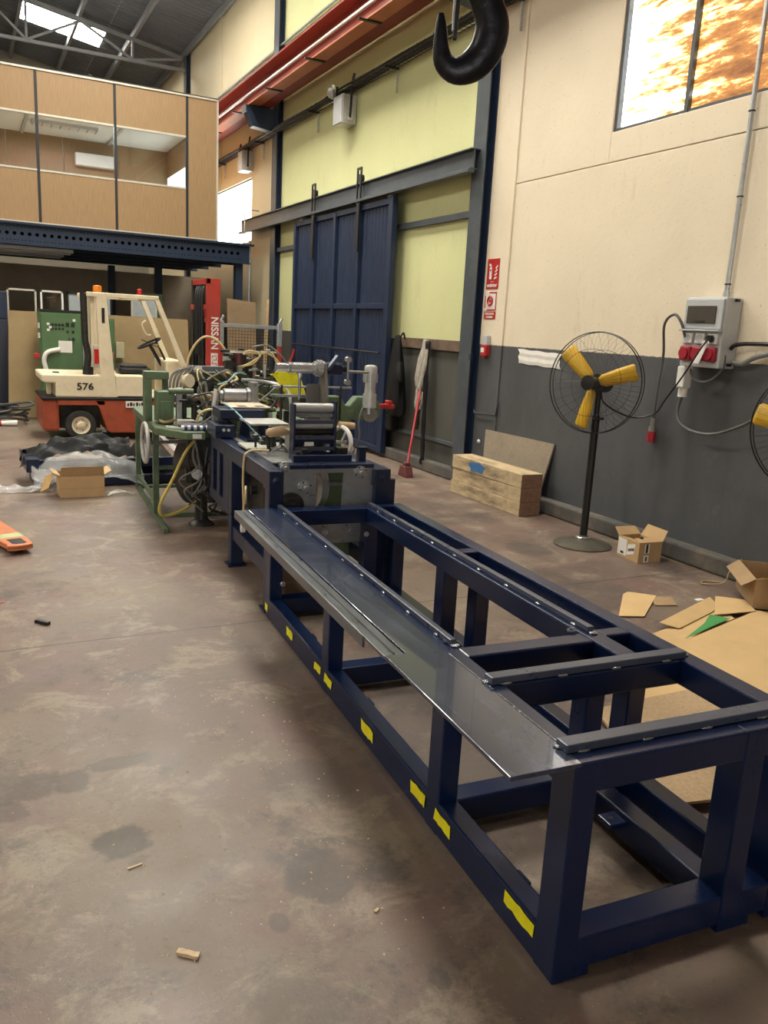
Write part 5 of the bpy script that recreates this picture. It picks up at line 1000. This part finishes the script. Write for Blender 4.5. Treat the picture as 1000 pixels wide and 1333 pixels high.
# =================================================================== LEFT SIDE
hp = thing('blue_steel_frame', 'low dark blue steel frame lying on the floor before the forklift', 'machine frame', (.44, 8.50, 0), R(2))
B('beam', navy2, hp, .12, 2.2, 0, .09, .01, .10, .006); B('beam', navy2, hp, .12, 2.2, .55, .64, .01, .10, .006); B('beam', navy2, hp, .05, 2.2, .02, .08, .19, .28, .006); B('end_plate', navy2, hp, .0, .12, -.02, .66, .17, .30, .006); B('end_web', navy2, hp, .08, .14, .02, .62, .01, .18, .004); B('upright', navy2, hp, .80, .84, .45, .52, .10, .50, .004)
for x in (.7, 1.4, 2.1): B('cross_member', navy2, hp, x, x+.06, .09, .55, .02, .09, .005)
def crumple(name, cx, cy, sx, sy, zf, m, seed, nx=26, ny=16, amp=.05):
    vs_ = []
    for i in range(nx+1):
        for j in range(ny+1):
            a, b = i/nx*2-1, j/ny*2-1; p = Vector((a*2.6+seed, b*2.2, seed*.7)); k = noise.fractal(p*1.5, .8, 2.2, 4)
            ex = 1+.18*noise.noise(Vector((a*1.5, b*1.5, seed*3)))
            vs_.append((cx+a*sx*ex, cy+b*sy*ex, max(.006, zf(a, b)+amp*k)))
    o = MB().add(vs_, [(i*(ny+1)+j, (i+1)*(ny+1)+j, (i+1)*(ny+1)+j+1, i*(ny+1)+j+1) for i in range(nx) for j in range(ny)]).build(name, m, smooth=True)
    s_ = o.modifiers.new('s', 'SUBSURF'); s_.levels = s_.render_levels = 1; return o
tag(crumple('plastic_film', .98, 8.55, .52, .24, lambda a, b: .36-.20*abs(b)**2-.16*a*a, film, 3.1, amp=.07), 'crumpled clear plastic film draped over the low blue frame', 'plastic film')
tag(crumple('plastic_film', .22, 8.42, .36, .10, lambda a, b: .05-.04*abs(b), film, 9.4, amp=.045), 'thin clear plastic film trailing left on the floor', 'plastic film')
tag(crumple('film_scrap', .62, 8.34, .14, .12, lambda a, b: .20-.12*abs(b)-.06*a, film, 5.3, amp=.06, nx=14, ny=10), 'small crumpled clear film at the left end of the blue frame', 'plastic film')
tag(crumple('black_tarp', .95, 8.80, .52, .22, lambda a, b: .47-.10*a*a-.12*b*b+.05*a, blackcloth, 1.7, amp=.09), 'black crumpled tarpaulin heaped on the clear plastic film', 'tarpaulin')
tag(crumple('dark_bag', 1.72, 8.92, .24, .22, lambda a, b: .40-.14*a*a-.14*b*b-.06*a, bag, 6.2, amp=.05, nx=16, ny=12), 'dark brown bag lying on the right of the plastic film', 'bag')
tag(crumple('white_foil', 1.95, 8.98, .26, .10, lambda a, b: .36-.22*a-.05*b*b, mat('foil', (.68, .68, .67), .35, .3, .1, 12, .5, 40), 8.2, amp=.05, nx=16, ny=10), 'white crinkled foil sheet beside the dark bag', 'foil')
b2 = carton('cardboard_box', 'worn cardboard box in front of the plastic film heap', (.70, 8.02, 0), R(1.5), .40, .28, .215, card,
    [((0, 0, .215), (.40, 0, .215), (0, -1, 0), 72, .09), ((.40, 0, .215), (.40, .28, .215), (1, 0, 0), 30, .08), ((0, 0, .215), (0, .28, .215), (-1, 0, 0), 25, .07)])
B('tape_line', cardin, b2, 0, .40, -.0008, 0, .085, .089)
tag(MB().slab([(.53, 8.06, .06), (.60, 8.02, .10), (.66, 8.06, .24), (.58, 8.10, .20)], .004).build('paper_tag', mat('tag_tan', (.55, .36, .15), .7)), 'tan card tag standing against the plastic film heap', 'card')
for k, (x0, y0, x1, y1) in enumerate(((1.15, 8.10, 1.32, 8.16), (1.18, 8.05, 1.38, 8.03), (1.12, 8.0, 1.30, 8.07))): tag(T('white_strip', paper, None, spline([(x0, y0, .012), ((x0+x1)/2, (y0+y1)/2+.02, .03), (x1, y1, .012)], 5), .008, 6), 'white plastic strap end lying right of the worn cardboard box', 'strap', 'white strap ends by the box')
# pallet truck
pt = thing('pallet_truck', 'orange pallet truck fork tip at the left edge of the floor', 'pallet truck', (.27, 6.12, 0), R(-75))
def forkpoly(w_, l_): return [(0, -.05), (-.02, -.10), (-.07, -w_/2-.02), (-.16, -w_/2-.03), (-l_, -w_/2-.03), (-l_, w_/2+.03), (-.16, w_/2+.03), (-.07, w_/2+.02), (-.02, .08), (0, .03)]
for y in (0, -.40):
    f = MB()
    outer = forkpoly(.13, 1.10); f.prism([(x, yy+y) for x, yy in outer], 2, .055, .075)
    o = f.build('fork', palletor, pt, bevel=.006)
    MB().prism([(x*.985-.003, yy*.98+y) for x, yy in outer], 2, .035, .055).build('fork_side', palletor, o, bevel=.004)
    MB().prism([(-.06, -.05+y), (-.04, -.03+y), (-.04, .03+y), (-.06, .05+y), (-.20, .05+y), (-.20, -.05+y)], 2, .0752, .0758).build('fork_slot', black, o); B('roller', rubber, o, -.18, -.08, -.04+y, .04+y, .0, .05, .015); B('green_band', palegreen, o, -.36, -.24, -.09+y, .09+y, .0752, .0765)
B('mast_block', palletor, pt, -1.3, -1.10, -.5, .1, .03, .45, .02); MB().beam((-1.28, -.2, .4), (-1.55, -.2, 1.15), .04, .04).build('tiller', palletor, pt); T('tiller_loop', black, pt, [(-1.55, -.30, 1.15), (-1.60, -.30, 1.27), (-1.60, -.10, 1.27), (-1.55, -.10, 1.15)], .015)
Cy('steer_wheel', rubber, pt, (-1.3, -.3, .09), (-1.3, -.1, .09), .09)

# =================================================================== CRANE HOOK
ck = thing('crane_hook_block', 'large black crane hook with safety latch hanging at the top', 'crane hook', (1.55, 2.62, 2.70))
ck.rotation_euler = (0, 0, -YAW+.05)
q = 3.05/1056/6.25*1.0
def hk(x, y): return (((x-390)*q), 0, (230-y)*q)
hp_ = [hk(x, y) for x, y in ((480, -330), (480, -190), (495, -80), (555, 30), (602, 140), (606, 250), (560, 370), (468, 462), (360, 492), (276, 448), (243, 360), (236, 265), (232, 180), (228, 118))]
rr_ = [74, 84, 102, 118, 126, 128, 122, 112, 98, 80, 62, 50, 38, 20]
P = spline(hp_, 4); rad = []
for i in range(len(rr_)-1):
    for j in range(4): rad.append((rr_[i]+(rr_[i+1]-rr_[i])*j/4)*q)
rad.append(rr_[-1]*q)
MB().tube(P, rad, 20, flat=(0, 1, 0)).build('hook', hookm, ck, smooth=True)
MB().beam(hk(350, -60), hk(338, 290), .014, .016, (0, 1, 0)).build('safety_latch', hookm, ck, bevel=.003); MB().beam(hk(318, -60), hk(322, 230), .006, .02, (0, 1, 0)).build('latch_spring', steel, ck)
Cy('latch_pin', steel, ck, (hk(350, -40)[0], -.05, hk(0, -40)[2]), (hk(350, -40)[0], .05, hk(0, -40)[2]), .010)
zt_ = hk(0, -330)[2]
B('swivel_block', hookm, ck, .0, .085, -.05, .05, zt_-.02, zt_+.10, .015); B('sheave_plate', craneRed, ck, -.08, .17, -.075, -.055, zt_+.02, zt_+.42, .01); B('sheave_plate', craneRed, ck, -.08, .17, .055, .075, zt_+.02, zt_+.42, .01)
Cy('sheave', darksteel, ck, (.045, -.05, zt_+.26), (.045, .05, zt_+.26), .11, 28)
for x in (-.06, .15): Cy('wire_rope', ropem, ck, (x, 0, zt_+.26), (x, 0, 3.05), .007, 8)
bg_ = thing('bridge_crane_girder', 'red bridge crane girder carrying the hoist above the frame', 'crane', (0, 2.62, 5.89))
B('girder', craneRed, bg_, -9.5, 4.55, -.15, .15, .10, .55, .01); B('end_carriage', craneRed, bg_, 4.55, 4.95, -1.0, 1.0, .06, .30, .01); B('end_carriage', craneRed, bg_, -9.8, -9.4, -1.0, 1.0, .06, .30, .01); B('hoist', craneOrange, bg_, 1.2, 1.9, -.22, .22, -.30, .10, .02)

# =================================================================== LITTER ON THE FLOOR
def scrap(name, x, y, l, w_, h_, rz_, m, label, cat='wood scrap', grp=None):
    vs_ = []; n = 6
    for i in range(n+1):
        t = i/n; k = random.uniform(-.15, .15)
        for (a, b) in ((-1, 0), (-.9, 1), (.9, 1), (1, 0)): vs_.append((l*(t-.5)+random.uniform(-.06, .06)*l*(1 if i in (0, n) else 0), w_*(a*.5+k*.3), .001+h_*b*random.uniform(.75, 1)))
    o = MB().add(vs_, [(i*4+j, i*4+(j+1) % 4, (i+1)*4+(j+1) % 4, (i+1)*4+j) for i in range(n) for j in range(4)]+[(3, 2, 1, 0), (n*4, n*4+1, n*4+2, n*4+3)]).build(name, m)
    o.location = (x, y, 0); o.rotation_euler = (0, 0, rz_); return tag(o, label, cat, grp)
pale = mat('pale_wood', (.62, .46, .30), .7, 0, .2, 40)
scrap('wood_scrap', .452, 1.905, .062, .020, .012, R(-38), pale, 'pale splintered wood scrap on the near floor')
scrap('wood_sliver', .385, 2.34, .045, .008, .004, R(12), pale, 'thin pale wood sliver near the dark oil patch')
scrap('rubber_scrap', .29, 4.66, .09, .03, .02, R(-50), black, 'small black rubber scrap on the floor left of the joint', 'scrap')
scrap('orange_strip', .05, 5.08, .12, .012, .006, R(10), palletor, 'thin orange strip on the floor at the left edge', 'scrap')
scrap('wood_chip', 1.005, 1.86, .018, .01, .006, R(30), pale, 'tiny pale chip near the yellow taped beam')
mb = MB()
for k in range(230):
    if k < 160: x, y = random.gauss(.78, .20), random.gauss(2.75, .45)
    else: x, y = random.uniform(-.1, 1.3), random.uniform(1.5, 3.8)
    if x > 1.28: continue
    s_ = random.uniform(.0015, .0045); t = random.uniform(0, 3.14); c_, d_ = math.cos(t)*s_, math.sin(t)*s_
    mb.add([(x+c_*1.6, y+d_*1.6, .0005), (x-d_, y+c_, .0005), (x-c_*1.6, y-d_*1.6, .0005), (x+d_, y-c_, .0005), (x, y, .0005+s_)], [(0, 1, 4), (1, 2, 4), (2, 3, 4), (3, 0, 4), (3, 2, 1, 0)])
o = stuff(mb.build('sawdust_chips', pale)); tag(o, 'scattered pale sawdust chips on the near floor', 'sawdust')
MB_ = None
